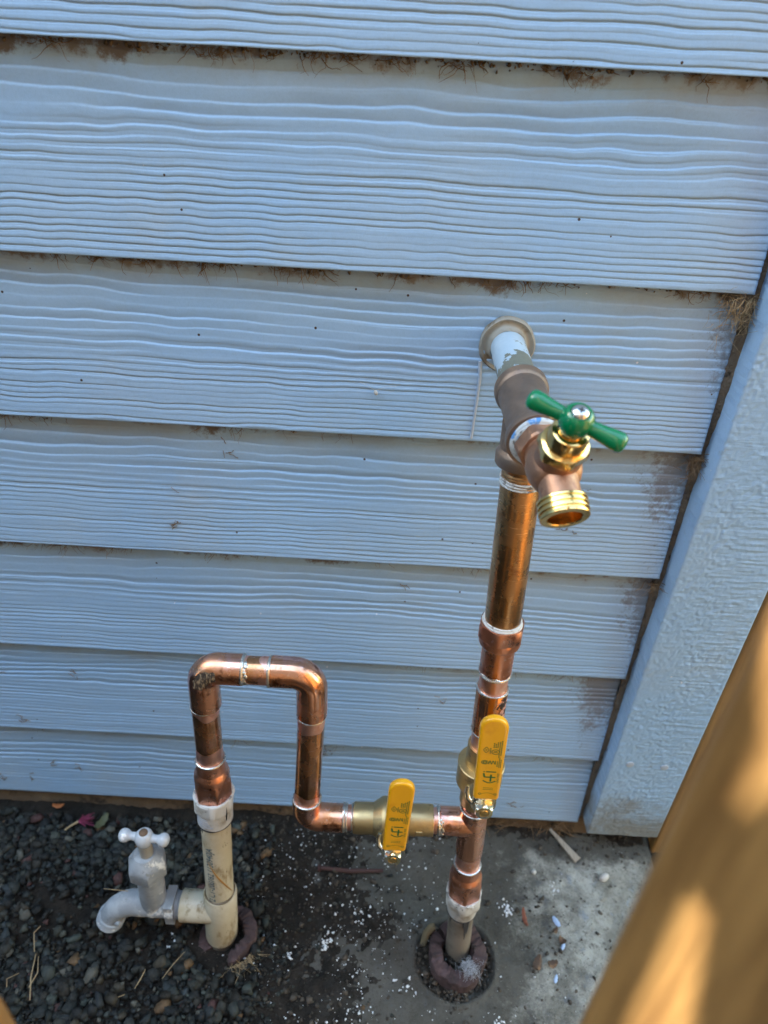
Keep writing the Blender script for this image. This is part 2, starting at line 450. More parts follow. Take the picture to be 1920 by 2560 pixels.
class MB:
    """collects shapes; build() links them as ONE mesh object"""

    def __init__(s):
        s.v, s.f = [], []

    def grid(s, rings, close_u=True, cap0=False, cap1=False):
        b = len(s.v)
        n = len(rings[0])
        for r in rings:
            s.v.extend(r)
        m = n if close_u else n - 1
        for i in range(len(rings) - 1):
            for j in range(m):
                k = (j + 1) % n
                s.f.append((b + i * n + j, b + i * n + k, b + (i + 1) * n + k, b + (i + 1) * n + j))
        if cap0:
            s.f.append(tuple(b + j for j in reversed(range(n))))
        if cap1:
            e = b + (len(rings) - 1) * n
            s.f.append(tuple(e + j for j in range(n)))
        return s

    def lathe(s, O, axis, prof, seg=48, ref=(0, 0, 1), cap=(True, True), fn=None):
        """prof: (distance along axis, radius[, hexagon across flats]); fn(t,theta,r) bends the radius"""
        O = Vector(O)
        x, y, z = frame(axis, ref)
        rings = []
        for p in prof:
            ring = []
            for j in range(seg):
                a = 2 * math.pi * j / seg
                r = p[1]
                if len(p) > 2 and p[2]:
                    q = (a + math.pi / 6) % (math.pi / 3) - math.pi / 6
                    r = min(r, p[2] / 2 / math.cos(q))
                if fn:
                    r = fn(p[0], a, r)
                ring.append(O + z * p[0] + x * (r * math.cos(a)) + y * (r * math.sin(a)))
            rings.append(ring)
        return s.grid(rings, True, cap[0], cap[1])

    def tube(s, pts, rad, seg=16, cap=True, ref=(0, 0, 1)):
        pts = [Vector(p) for p in pts]
        if isinstance(rad, (int, float)):
            rad = [rad] * len(pts)
        t0 = (pts[1] - pts[0]).normalized()
        x, y, z = frame(t0, ref)
        rings = []
        for i, p in enumerate(pts):
            if i == 0:
                t = pts[1] - pts[0]
            elif i == len(pts) - 1:
                t = pts[-1] - pts[-2]
            else:
                t = (pts[i + 1] - pts[i]).normalized() + (pts[i] - pts[i - 1]).normalized()
            t.normalize()
            q = z.rotation_difference(t)
            x, z = q @ x, t
            y = z.cross(x)
            rings.append([p + x * (rad[i] * math.cos(2 * math.pi * j / seg)) + y * (rad[i] * math.sin(2 * math.pi * j / seg)) for j in range(seg)])
        return s.grid(rings, True, cap, cap)

    def torus(s, O, axis, R, r, seg=48, n=10, fn=None):
        x, y, z = frame(axis)
        O = Vector(O)
        rings = []
        for i in range(seg + 1):
            a = 2 * math.pi * (i % seg) / seg
            rr = r * (fn(a) if fn else 1)
            d = x * math.cos(a) + y * math.sin(a)
            rings.append([O + d * (R + rr * math.cos(2 * math.pi * j / n)) + z * (rr * math.sin(2 * math.pi * j / n)) for j in range(n)])
        return s.grid(rings)

    def box(s, c, hx, hy, hz, B=None):
        c = Vector(c)
        ax = B or (Vector((1, 0, 0)), Vector((0, 1, 0)), Vector((0, 0, 1)))
        b = len(s.v)
        for k in (-1, 1):
            for j in (-1, 1):
                for i in (-1, 1):
                    s.v.append(c + ax[0] * (i * hx) + ax[1] * (j * hy) + ax[2] * (k * hz))
        for q in ((0, 2, 3, 1), (4, 5, 7, 6), (0, 1, 5, 4), (2, 6, 7, 3), (0, 4, 6, 2), (1, 3, 7, 5)):
            s.f.append(tuple(b + i for i in q))
        return s

    def slab(s, O, A, B, N, outline, layers):
        """outline in (A,B); layers: (height along N, inset)"""
        O = Vector(O)
        n = len(outline)
        rings = []
        for h, ins in layers:
            ring = []
            for i in range(n):
                p0, p, p1 = (Vector(outline[(i + k) % n]) for k in (-1, 0, 1))
                e = (p1 - p0)
                nn = Vector((-e.y, e.x)).normalized()
                q = p + nn * ins
                ring.append(O + A * q.x + B * q.y + N * h)
            rings.append(ring)
        return s.grid(rings, True, True, True)

    def build(s, name, mat, parent=None, smooth=38, bevel=0.0):
        me = bpy.data.meshes.new(name)
        off = Vector(parent_world(parent)) if parent else Vector((0, 0, 0))
        me.from_pydata([tuple(Vector(v) - off) for v in s.v], [], s.f)
        bm = bmesh.new()
        bm.from_mesh(me)
        bmesh.ops.recalc_face_normals(bm, faces=bm.faces[:])
        bm.to_mesh(me)
        bm.free()
        if smooth:
            for p in me.polygons:
                p.use_smooth = True
            me.set_sharp_from_angle(angle=R_(smooth))
        me.materials.append(mat)
        o = bpy.data.objects.new(name, me)
        COL.objects.link(o)
        if parent:
            o.parent = parent
        if bevel:
            m = o.modifiers.new('bevel', 'BEVEL')
            m.width = bevel
            m.segments = 2
            m.limit_method = 'ANGLE'
        return o


def parent_world(p):
    v = Vector((0, 0, 0))
    while p:
        v = v + p.location
        p = p.parent
    return v


def tag(o, label, cat, group=None):
    o['label'] = label
    o['category'] = cat
    if group:
        o['group'] = group
    return o


def thing(name, loc, label, cat, group=None):
    o = bpy.data.objects.new(name, None)
    o.empty_display_size = 0.02
    COL.objects.link(o)
    o.location = loc
    return tag(o, label, cat, group)


def np_mesh(name, V, Fq, mat, parent=None, attrs=None, smooth=True, cols=None):
    """fast mesh from numpy verts and faces (all the same size)"""
    me = bpy.data.meshes.new(name)
    off = np.array(parent_world(parent)) if parent else 0
    V = V - off
    k = Fq.shape[1]
    me.vertices.add(len(V))
    me.vertices.foreach_set('co', V.astype(np.float32).ravel())
    me.loops.add(Fq.size)
    me.loops.foreach_set('vertex_index', Fq.astype(np.int32).ravel())
    me.polygons.add(len(Fq))
    me.polygons.foreach_set('loop_start', np.arange(0, Fq.size, k, dtype=np.int32))
    if smooth:
        me.polygons.foreach_set('use_smooth', np.ones(len(Fq), bool))
    me.update(calc_edges=True)
    for nm, a in (attrs or {}).items():
        at = me.attributes.new(nm, 'FLOAT', 'POINT')
        at.data.foreach_set('value', a.astype(np.float32).ravel())
    for nm, a in (cols or {}).items():
        at = me.attributes.new(nm, 'FLOAT_COLOR', 'POINT')
        at.data.foreach_set('color', a.astype(np.float32).ravel())
    me.materials.append(mat)
    o = bpy.data.objects.new(name, me)
    COL.objects.link(o)
    if parent:
        o.parent = parent
    return o


def gridfaces(nr, nc):
    i = np.arange((nr - 1) * (nc - 1))
    r, c_ = i // (nc - 1), i % (nc - 1)
    a = r * nc + c_
    return np.stack([a, a + 1, a + nc + 1, a + nc], 1)


def text_mesh(body, size, cut=None):
    cu = bpy.data.curves.new('lettering', 'FONT')
    cu.body = body
    cu.size = size
    cu.resolution_u = 3
    cu.offset = 0.018 * size if cut else 0.006 * size
    ob = bpy.data.objects.new('lettering', cu)
    COL.objects.link(ob)
    dg = bpy.context.evaluated_depsgraph_get()
    me = bpy.data.meshes.new_from_object(ob.evaluated_get(dg))
    bm = bmesh.new()
    bm.from_mesh(me)
    if cut:
        y = -0.3 * size
        while y < size:
            bmesh.ops.bisect_plane(bm, geom=bm.verts[:] + bm.edges[:] + bm.faces[:], plane_co=(0, y, 0), plane_no=(0, 1, 0))
            y += cut
    bm.verts.index_update()
    v = [x.co.copy() for x in bm.verts]
    f = [tuple(q.index for q in p.verts) for p in bm.faces]
    bm.free()
    bpy.data.objects.remove(ob)
    bpy.data.meshes.remove(me)
    bpy.data.curves.remove(cu)
    return v, f


# ================================================================== THE WALL
wall = thing('house_wall', (0.0, 0.02, 0.0), 'blue painted lap-sided house wall with wood-grain boards and a corner trim board', 'wall')
EXP = 0.127
ZB = [0.781 - EXP * k for k in range(6)] + [0.0325]
XE = 0.2490


def grain(x, z, seed, hgt):
    """embossed cedar grain of one board; z from its lower edge (m)"""
    r = np.random.default_rng(seed)
    fine, wide = r.uniform(0.0040, 0.0050), r.uniform(0.0062, 0.0092)
    split = r.uniform(0.45, 0.62) * 0.127
    t = np.clip((z + 0.020 * fbm(x * 2.5, x * 0 + seed, seed, 2) - split * 0.45) / (split * 0.9), 0, 1)
    t = t * t * (3 - 2 * t)
    zz = np.linspace(-0.01, 0.17, 900)
    tt = np.clip((zz - split * 0.55) / (split * 0.9), 0, 1)
    tt = tt * tt * (3 - 2 * tt)
    ph = np.concatenate([[0], np.cumsum(np.diff(zz) / (fine + (wide - fine) * tt[:-1]))])
    zw = z + 0.0046 * fbm(x * 3.6, z * 11, seed, 3) * (0.45 + 1.7 * t) + 0.0026 * vn(x * 13, z * 30, seed + 5) * (0.6 + 1.0 * t) + 0.0019 * vn(x * 31, z * 50, seed + 7) * (0.6 + 0.7 * t) \
        + 0.00110 * vn(x * 62, z * 60, seed + 6) + 0.0035 * x * vn(x * 1.3, z * 0 + 3, seed + 8)
    p = np.interp(zw, zz, ph) + seed * 0.37
    p = p + 0.28 * vn(x * 6, np.floor(p) * 3.7, seed + 11) * np.where(np.abs(p % 1 - 0.5) < 0.5, 1, 1)
    fr = p % 1.0
    amp = 0.62 + 1.25 * fbm(x * 7, np.floor(p) * 1.7, seed + 3, 2)
    amp = np.clip(amp, 0.12, 1.3)
    groove = -np.exp(-((fr - 0.5) / 0.105) ** 2)
    f2 = 1 - fr
    lip = np.where(f2 < 0.84, f2 / 0.84, (1 - f2) / 0.16) ** 1.5 * -0.9
    h = (groove * (0.75 - 0.75 * t) + lip * (0.35 + 0.65 * t)) * amp * (0.00105 + 0.00050 * t)
    # unembossed upper band
    top = np.clip((z - 0.108) / 0.016, 0, 1)
    h = h * (1 - 0.55 * top)
    h = h + 0.00022 * fbm(x * 22, z * 60, seed + 21, 3) + 0.00010 * fbm(x * 160, z * 300, seed + 30, 2)
    return h, np.clip(-(groove * (1 - t) + lip * t * 0.5) * amp, 0, 1)


xs = np.concatenate([np.linspace(-2.9, -0.62, 24)[:-1], np.arange(-0.62, XE - 0.0012, 0.0027), [XE - 0.0012, XE]])


def siding_board(k, zb, hi):
    hgt = EXP + 0.012 if k != 6 else 0.114 + 0.012
    step = 0.00046 if hi else 0.004
    zs = np.concatenate([np.arange(0.0010, hgt, step), [hgt]])
    xx = xs if hi else np.linspace(-2.9, XE, 60)
    X, Z = np.meshgrid(xx, zs)
    h, gv = grain(X, Z, 40 + k * 7, hgt)
    edge = np.clip(Z / 0.002, 0, 1)
    Y = 0.0100 * Z / EXP - h * edge
    Y += (1 - np.clip((XE - X) / 0.0012, 0, 1)) * 0.0006
    sag = 0.0007 * vn(X * 4, Z * 0 + k, 90 + k)
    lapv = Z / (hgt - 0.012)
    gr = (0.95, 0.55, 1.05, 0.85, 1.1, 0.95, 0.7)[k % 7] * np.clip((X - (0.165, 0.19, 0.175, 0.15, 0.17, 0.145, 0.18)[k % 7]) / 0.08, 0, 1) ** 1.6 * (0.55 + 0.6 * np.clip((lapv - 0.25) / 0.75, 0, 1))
    V = np.stack([X, Y, Z + zb + sag], -1).reshape(-1, 3)
    nr, nc = X.shape
    fq = gridfaces(nr, nc)
    A = [lapv.ravel(), gr.ravel()]
    # bottom edge underside and back, and the right end
    bot = np.stack([xx, np.full(nc, 0.0), zb + sag[0] + 0.0003 * vn(xx * 60, xx * 0, k)], 1)
    bk = np.stack([xx, np.full(nc, 0.0095), zb + sag[0]], 1)
    n0 = len(V)
    V = np.concatenate([V, bot, bk])
    i = np.arange(nc - 1)
    fq = np.concatenate([fq, np.stack([n0 + i, n0 + i + 1, i + 1, i], 1),
                         np.stack([n0 + nc + i, n0 + nc + i + 1, n0 + i + 1, n0 + i], 1)])
    n1 = len(V)
    er = V[nc - 1:n0:nc].copy()
    er[:, 1] += 0.0095
    V = np.concatenate([V, er])
    j = np.arange(nr - 1)
    fq = np.concatenate([fq, np.stack([j * nc + nc - 1, n1 + j, n1 + j + 1, (j + 1) * nc + nc - 1], 1)])
    z_ = np.zeros(2 * nc)
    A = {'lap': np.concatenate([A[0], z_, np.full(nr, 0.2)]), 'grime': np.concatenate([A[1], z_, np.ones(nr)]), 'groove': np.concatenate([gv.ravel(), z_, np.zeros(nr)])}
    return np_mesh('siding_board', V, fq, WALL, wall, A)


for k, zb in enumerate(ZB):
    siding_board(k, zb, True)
for k in range(1, 9):
    siding_board(20 + k, 0.781 + EXP * k, False)
# sheathing behind, corner trim, foundation
MB().box((-1.32, 0.036, 0.97), 1.66, 0.009, 0.96).build('sheathing', DIRT, wall, 0)
tz = np.concatenate([np.arange(0.0345, 0.92, 0.0011), np.linspace(0.93, 1.92, 12)])
tx = np.linspace(0.2561, 0.3383, 76)
X, Z = np.meshgrid(tx, tz)
n1 = vn(X * 420, Z * 330, 201) + 0.7 * vn(X * 800, Z * 620, 202)
n2 = fbm(X * 45, Z * 700, 203, 3)
h = 0.00065 * n1 * (0.55 + 1.1 * np.clip(fbm(X * 40, Z * 25, 204, 3) + 0.35, 0, 1)) + 0.00075 * n2 * np.clip((X - 0.268) / 0.04, 0.15, 1) + 0.0004 * fbm(X * 20, Z * 6, 205, 2)
rnd_ = np.minimum(np.clip((X - 0.2561) / 0.0016, 0, 1), np.clip((0.3383 - X) / 0.0016, 0, 1))
Y = -0.0148 - h * np.clip(rnd_ * 1.2, 0.1, 1) + 0.0010 * (1 - np.sqrt(np.clip(1 - (1 - rnd_) ** 2, 0, 1)))
nr, nc = X.shape
V = np.stack([X, Y, Z], -1).reshape(-1, 3)
fq = gridfaces(nr, nc)
lf = V[0::nc].copy()
rt_ = V[nc - 1::nc].copy()
lf[:, 1] = rt_[:, 1] = 0.024
bo = V[:nc].copy()
bo[:, 1] = 0.024
n0 = len(V)
j = np.arange(nr - 1)
i = np.arange(nc - 1)
fq = np.concatenate([fq, np.stack([n0 + j, j * nc, (j + 1) * nc, n0 + j + 1], 1),
                     np.stack([j * nc + nc - 1, n0 + nr + j, n0 + nr + j + 1, (j + 1) * nc + nc - 1], 1),
                     np.stack([n0 + 2 * nr + i, n0 + 2 * nr + i + 1, i + 1, i], 1)])
V = np.concatenate([V, lf, rt_, bo])
o = np_mesh('corner_trim', V, fq, TRIM, wall)
o.data.set_sharp_from_angle(angle=R_(50))
f = MB()
V = []
xx = np.linspace(-2.9, 0.336, 300)
zf = np.linspace(-0.05, 0.10, 14)
X, Z = np.meshgrid(xx, zf)
Y = 0.012 + 0.006 * fbm(X * 14, Z * 20, 5, 4) - 0.012 * np.clip((0.02 - Z) / 0.04, 0, 1)
np_mesh('foundation', np.stack([X, Y, Z], -1).reshape(-1, 3), gridfaces(len(zf), len(xx)), FOUND, wall)
for (nx_, nz_) in ((0.2759, 0.1619), (0.3130, 0.1603)):
    MB().lathe((nx_, -0.0148, nz_), (0, -1, 0), [(0, 0.0042), (0.0006, 0.0040), (0.0009, 0.0026)], 20).build('nail_head', CAULK_PALE, wall)
# dirt packed in the joint between board ends and trim
zj = np.arange(0.03, 0.90, 0.0016)
xj = np.linspace(XE - 0.0005, 0.2566, 8)
X, Z = np.meshgrid(xj, zj)
Y = 0.0085 + 0.004 * fbm(X * 120, Z * 60, 3, 4) - 0.0035 * np.clip(vn(X * 0, Z * 14, 8) + 0.2, 0, 1)
np_mesh('joint_dirt', np.stack([X, Y, Z], -1).reshape(-1, 3), gridfaces(len(zj), len(xj)), DIRT, wall)
# caulk collar round the pipe hole, and the run of caulk below it
HX, HZ = 0.0837, 0.6052
HY = 0.0100 * (HZ - 0.5275) / EXP
MB().lathe((HX, HY + 0.002, HZ), (0, -1, 0), [(0.0, 0.0212), (0.0034, 0.0206), (0.0042, 0.0196), (0.0034, 0.0186), (0.0022, 0.0172), (0.0026, 0.0150), (0.0060, 0.0134), (0.0085, 0.0127)], 64,
           cap=(False, False), fn=lambda t, a, r: r * (1 + 0.014 * math.sin(3 * a + 1) + 0.010 * math.sin(7 * a))).build('caulk_collar', CAULK, wall, 60)
pts = [(0.0655, HY - 0.0008, 0.592), (0.0668, 0.0040, 0.580), (0.0665, 0.0024, 0.562), (0.0660, 0.0010, 0.546), (0.0655, 0.0000, 0.530)]
MB().tube(pts, [0.0016, 0.0012, 0.0011, 0.0010, 0.0012], 8).build('caulk_run', CAULK_PALE, wall)

# ================================================================== GROUND
gx = np.concatenate([np.linspace(-6, -0.52, 30)[:-1], np.arange(-0.52, 0.42, 0.0022), np.linspace(0.42, 6, 30)])
gy = np.concatenate([np.linspace(-8, -0.28, 40)[:-1], np.arange(-0.28, 0.0, 0.0022), np.linspace(0.0, 0.12, 5)])
X, Y = np.meshgrid(gx, gy)


def soil_h(X, Y):
    edge = 0.035 + 0.05 * fbm(X * 8, Y * 8, 61, 4) + 0.25 * np.clip(Y + 0.02, 0, 1) * 0
    left = np.clip((edge - X) / 0.05, -1, 1)
    h = 0.0030 * left + 0.0034 * fbm(X * 34, Y * 34, 62, 5) + 0.0026 * fbm(X * 190, Y * 190, 64, 3)
    h = h + 0.010 * np.clip(0.15 + (X + 0.05) / 0.1, 0.15, 1) * np.clip((Y + 0.026 + 0.02 * fbm(X * 22, Y * 22, 66, 3)) / 0.045, 0, 1) - 0.012 * np.clip((X - 0.10) / 0.06, 0, 1) * np.clip((-Y - 0.018) / 0.02, 0, 1)
    h = h - 0.006 * np.clip((X - 0.31) / 0.03, 0, 1)
    # hollows round the two plastic risers
    for cx, cy, rr in ((-0.141, -0.140, 0.022), (0.1005, -0.146, 0.038)):
        d = np.hypot(X - cx, Y - cy)
        h = h - 0.006 * np.clip(1 - d / rr, 0, 1)
    h = h + 0.0035 * np.clip(fbm(X * 7 + 3, Y * 7, 77, 3), 0, 1) * np.clip((0.0 - X) / 0.1, 0, 1)
    return h


np_mesh('ground', np.stack([X, Y, soil_h(X, Y)], -1).reshape(-1, 3), gridfaces(len(gy), len(gx)), SOIL)['kind'] = 'structure'
cx = np.arange(-0.06, 0.3402, 0.0022)
cy = np.concatenate([np.linspace(-0.75, -0.28, 40)[:-1], np.arange(-0.28, 0.014, 0.0022)])
X, Y = np.meshgrid(cx, cy)
Z = 0.0018 + 0.0012 * fbm(X * 26, Y * 26, 33, 4) + 0.0011 * fbm(X * 120, Y * 120, 35, 4)
d = np.hypot(X - 0.0985, Y + 0.1445)
Z = Z - 0.006 * np.clip((0.0405 + 0.003 * vn(X * 60, Y * 60, 3) - d) / 0.004, 0, 1) + 0.0022 * np.exp(-((d - 0.043) / 0.003) ** 2)
Z = Z - 0.03 * (X > 0.3385)
np_mesh('concrete_slab', np.stack([X, Y, Z], -1).reshape(-1, 3), gridfaces(len(cy), len(cx)), CONC)['kind'] = 'structure'


def rock_proto(seed):
    r = np.random.default_rng(seed)
    bm = bmesh.new()
    for i in range(r.integers(9, 14)):
        d_ = r.normal(size=3)
        d_ /= np.linalg.norm(d_)
        d_ = np.sign(d_) * np.abs(d_) ** 0.8
        bm.verts.new(d_ * np.array([1.1, r.uniform(0.7, 1.0), r.uniform(0.5, 0.8)]))
    bmesh.ops.convex_hull(bm, input=bm.verts[:])
    for v in [v for v in bm.verts if not v.link_faces]:
        bm.verts.remove(v)
    bmesh.ops.triangulate(bm, faces=bm.faces[:])
    bm.verts.index_update()
    P = np.array([v.co for v in bm.verts])
    Fc = np.array([[v.index for v in f_.verts] for f_ in bm.faces])
    bm.free()
    return P, Fc


ROCKS = [rock_proto(i) for i in range(40)]
STONE_COL = [(0.040, 0.046, 0.047), (0.055, 0.064, 0.063), (0.034, 0.040, 0.048), (0.062, 0.075, 0.070), (0.046, 0.047, 0.046),
             (0.075, 0.088, 0.088), (0.050, 0.062, 0.074), (0.088, 0.092, 0.080), (0.033, 0.035, 0.036), (0.060, 0.058, 0.050)]


def rand_rot(r, flat=0.5):
    from mathutils import Euler
    return np.array(Euler((r.normal(0, flat), r.normal(0, flat), r.uniform(0, 6.28))).to_matrix())


def scatter(name, pts, sizes, colors, mat, lift=0.35, flat=0.5):
    Vs, Fs, Cs, n = [], [], [], 0
    for (x, y, z), s_, c_ in zip(pts, sizes, colors):
        P, Fc = ROCKS[rng.integers(len(ROCKS))]
        Q = (P * s_) @ rand_rot(rng, flat).T + np.array([x, y, z + s_ * lift])
        Vs.append(Q)
        Fs.append(Fc + n)
        n += len(Q)
        Cs.append(np.tile([*c_, 1.0], (len(Q), 1)))
    o = np_mesh(name, np.concatenate(Vs), np.concatenate(Fs), mat, None, None, False, {'stone': np.concatenate(Cs)})
    return o


pts, sizes, cols = [], [], []
for i in range(34000):
    x, y = rng.uniform(-0.52, 0.05), rng.uniform(-0.34, -0.002)
    dens = np.clip((-0.115 - x) / 0.10 + 0.25 + 1.0 * vn(x * 13, y * 13, 71), 0.015, 1)
    # bare earth patches and the trodden strip by the wall
    dens *= np.clip(1.15 - 2.2 * np.clip(vn(x * 9 + 5, y * 9, 72) + 0.02, 0, 1), 0.15, 1)
    if y > -0.03:
        dens *= 0.35
    if y > -0.010:
        continue
    if rng.uniform() > dens:
        continue
    if np.hypot(x + 0.141, y + 0.139) < 0.034:
        continue
    s_ = float(np.clip(rng.lognormal(math.log(0.0026), 0.56), 0.0010, 0.0080))
    if x > -0.10:
        s_ *= 0.6
    pts.append((x, y, float(soil_h(np.array(x), np.array(y))) + rng.uniform(-0.001, 0.0035)))
    sizes.append(s_)
    u_ = rng.uniform()
    if u_ < 0.012:
        cols.append((0.11, 0.065, 0.03))
    elif u_ < 0.028:
        cols.append((0.06, 0.026, 0.023))
    elif u_ < 0.06:
        cols.append((0.085, 0.082, 0.066))
    else:
        b = STONE_COL[rng.integers(len(STONE_COL))]
        g_ = rng.uniform(0.10, 0.36) if rng.uniform() < 0.82 else rng.uniform(0.4, 0.8)
        if rng.uniform() < 0.16:
            b = (0.066, 0.054, 0.040)
        cols.append((b[0] * g_, b[1] * g_ * 1.03, b[2] * g_ * 0.92))
gr = scatter('gravel', pts, sizes, cols, STONE)
gr['kind'] = 'stuff'
gr['label'] = 'dark grey-green crushed stone lying over the soil'
# pale specks strewn over the middle of the dirt
pts, sizes, cols = [], [], []
for i in range(1900):
    x, y = rng.normal(0.0, 0.085), rng.uniform(-0.225, -0.01)
    if rng.uniform() > 0.42 + vn(x * 18, y * 18, 81) * 1.2 or not -0.2 < x < 0.3:
        continue
    z = max(float(soil_h(np.array(x), np.array(y))), 0.0012)
    pts.append((x, y, z))
    sizes.append(float(np.clip(rng.lognormal(math.log(0.00062), 0.5), 0.0003, 0.0022)))
    cols.append((1, 1, 1))
for (ccx, ccy, n_) in ((-0.035, -0.135, 34), (0.160, -0.0905, 26), (0.216, -0.062, 8), (-0.192, -0.147, 14), (0.05, -0.17, 12), (0.138, -0.2, 14), (-0.07, -0.15, 12)):
    for i in range(n_):
        x, y = rng.normal(ccx, 0.0035), rng.normal(ccy, 0.0045)
        pts.append((x, y, max(float(soil_h(np.array(x), np.array(y))), 0.0015)))
        sizes.append(rng.uniform(0.0008, 0.0021))
        cols.append((1, 1, 1))
ws = scatter('pale_grit', pts, sizes, cols, WHITECHIP, 0.5, 1.5)
ws['kind'] = 'stuff'
ws['label'] = 'white specks and crumbs strewn over the dirt between the risers'
# crumbs of soil and bark over slab and dirt
pts, sizes, cols = [], [], []
for i in range(5200):
    x, y = rng.uniform(-0.16, 0.335), rng.uniform(-0.235, 0.004)
    wgt = 0.2 + 0.9 * np.clip((y + 0.04) / 0.04, 0, 1) + 0.7 * np.clip((0.12 - x) / 0.1, 0, 1) + 1.6 * max(0, vn(x * 16, y * 16, 85))
    if rng.uniform() > wgt * 0.6:
        continue
    pts.append((x, y, max(float(soil_h(np.array(x), np.array(y))), 0.0012)))
    sizes.append(float(np.clip(rng.lognormal(math.log(0.0011), 0.55), 0.0004, 0.0045)))
    g_ = rng.uniform(0.6, 1.7)
    cols.append((0.045 * g_, 0.036 * g_, 0.027 * g_))
for i in range(420):
    a, d_ = rng.uniform(0, 6.283), rng.uniform(0.029, 0.046)
    pts.append((0.0990 + d_ * math.cos(a), -0.1445 + d_ * math.sin(a), rng.uniform(-0.004, 0.001)))
    sizes.append(float(rng.uniform(0.0012, 0.0036)))
    g_ = rng.uniform(0.6, 1.9)
    cols.append((0.045 * g_, 0.037 * g_, 0.028 * g_))
for i in range(90):
    a, d_ = rng.uniform(0, 6.283), rng.uniform(0.0, 0.020)
    pts.append((0.1005 + d_ * math.cos(a), -0.1440 + d_ * math.sin(a), rng.uniform(0.0, 0.008)))
    sizes.append(float(rng.uniform(0.0012, 0.0036)))
    cols.append((0.03, 0.024, 0.018))
cr = scatter('soil_crumbs', pts, sizes, cols, STONE, 0.3, 0.8)
cr['kind'] = 'stuff'
cr['label'] = 'dark crumbs of soil and bark over slab and dirt'

# ================================================================== PIPEWORK
SL = 0.06
PO = Vector((0, -0.113, 0.375))
UP = Vector((0, SL, 1)).normalized()
NV = Vector((0, -1, SL)).normalized()


def PP(x, u, off=0.0):
    return PO + X0 * x + UP * u + NV * off


def wob(seed, amp=0.25):
    r = random.Random(seed)
    a = [(r.uniform(0, 6.28), r.uniform(0.2, 1)) for _ in range(4)]
    return lambda t: 1 + amp * sum(w_ * math.sin((i + 2) * t + p_) for i, (p_, w_) in enumerate(a)) / 2


pipes = thing('copper_pipework', PP(0.093, -0.22), 'soldered copper pipework with an upside-down U loop beside a tall riser', 'pipes')
TUBE, SOCK = 0.0112, 0.0124


def seg(name, p, q, prof, mat, **kw):
    p, q = Vector(p), Vector(q)
    L = (q - p).length
    return MB().lathe(p, q - p, [(t * L, *rest) for t, *rest in prof], **kw).build(name, mat, pipes)


def pipe(p, q, r=TUBE, mat=COPPER, name='copper_tube'):
    return seg(name, p, q, [(0, r), (1, r)], mat)


def ring(p, axis, r, th=0.0009, seed=0, amp=0.35, parent=None):
    return MB().torus(p, axis, r, th, 56, 8, wob(seed, amp)).build('solder_ring', SOLDER, parent or pipes)


# riser axis (x as function of u)
def RX(u):
    return float(np.interp(u, [-0.40, -0.30, -0.25, -0.20, -0.15, -0.06, 0.06, 0.18, 0.23],
                           [0.1040, 0.0993, 0.0980, 0.0962, 0.0946, 0.0935, 0.0917, 0.0883, 0.0868]))


def RP(u, off=0.0):
    return PP(RX(u), u, off)


# tall brass nipple and the copper below it
seg('pipe_nipple', RP(0.062), RP(0.192), [(0, 0.0131), (0.06, 0.0134), (0.93, 0.0134), (0.94, 0.0129), (0.95, 0.0134), (0.96, 0.0129), (0.97, 0.0134), (1, 0.013)], NIPPLE)
tp = MB()
for i, (u, rr) in enumerate(((0.0640, 0.0140), (0.0624, 0.0146), (0.0606, 0.0152))):
    tp.torus(RP(u), UP, rr - 0.0006, 0.0011, 56, 8, wob(i, 0.3))
tp.build('thread_paste', FLUX, pipes)
tp = MB()
for i, (u, rr) in enumerate(((0.1815, 0.0137), (0.1795, 0.0136), (0.1775, 0.0134))):
    tp.torus(RP(u), UP, rr, 0.0008, 56, 8, wob(i + 9, 0.3))
tp.build('thread_paste', TAPE, pipes)
seg('hex_adapter', RP(0.0135), RP(0.0620),
    [(0, 0.0108), (0.001, SOCK), (0.52, SOCK), (0.57, 0.0130), (0.60, 0.0152), (0.63, 0.0157), (0.74, 0.0157), (0.745, 0.0166, 0.031), (0.76, 0.0174, 0.0315), (0.95, 0.0174, 0.0315), (1.0, 0.0164, 0.0315), (1.0, 0.0146), (0.9, 0.0142)],
    COPPER_CAST, seg=72, cap=(True, False))
ring(RP(0.0137), UP, SOCK - 0.0002, 0.0010, 3)
bl = MB()
for i in range(12):
    a = R_(-64 + i * 7)
    rr = 0.0015 * (0.45 + 0.55 * math.sin(i / 11 * math.pi))
    bl.lathe(RP(0.0147 + 0.0006 * math.sin(i * 0.9), 0) + NV * (0.0117 * math.cos(a)) + X0 * (0.0117 * math.sin(a)), NV * math.cos(a) + X0 * math.sin(a), [(0, rr), (0.0007, rr * 0.85), (0.0011, rr * 0.4)], 10)
bl.build('solder_blob', SOLDER, pipes)
pipe(RP(-0.004), RP(0.0140), mat=COPPER_PINK)
seg('coupling', RP(-0.0485), RP(-0.0030), [(0, 0.011), (0.0, SOCK), (0.98, SOCK), (1, 0.0118)], COPPER_DARK)
ring(RP(-0.0030), UP, SOCK - 0.0004, 0.0009, 5)
ring(RP(-0.0490), UP, SOCK - 0.0003, 0.0008, 6)
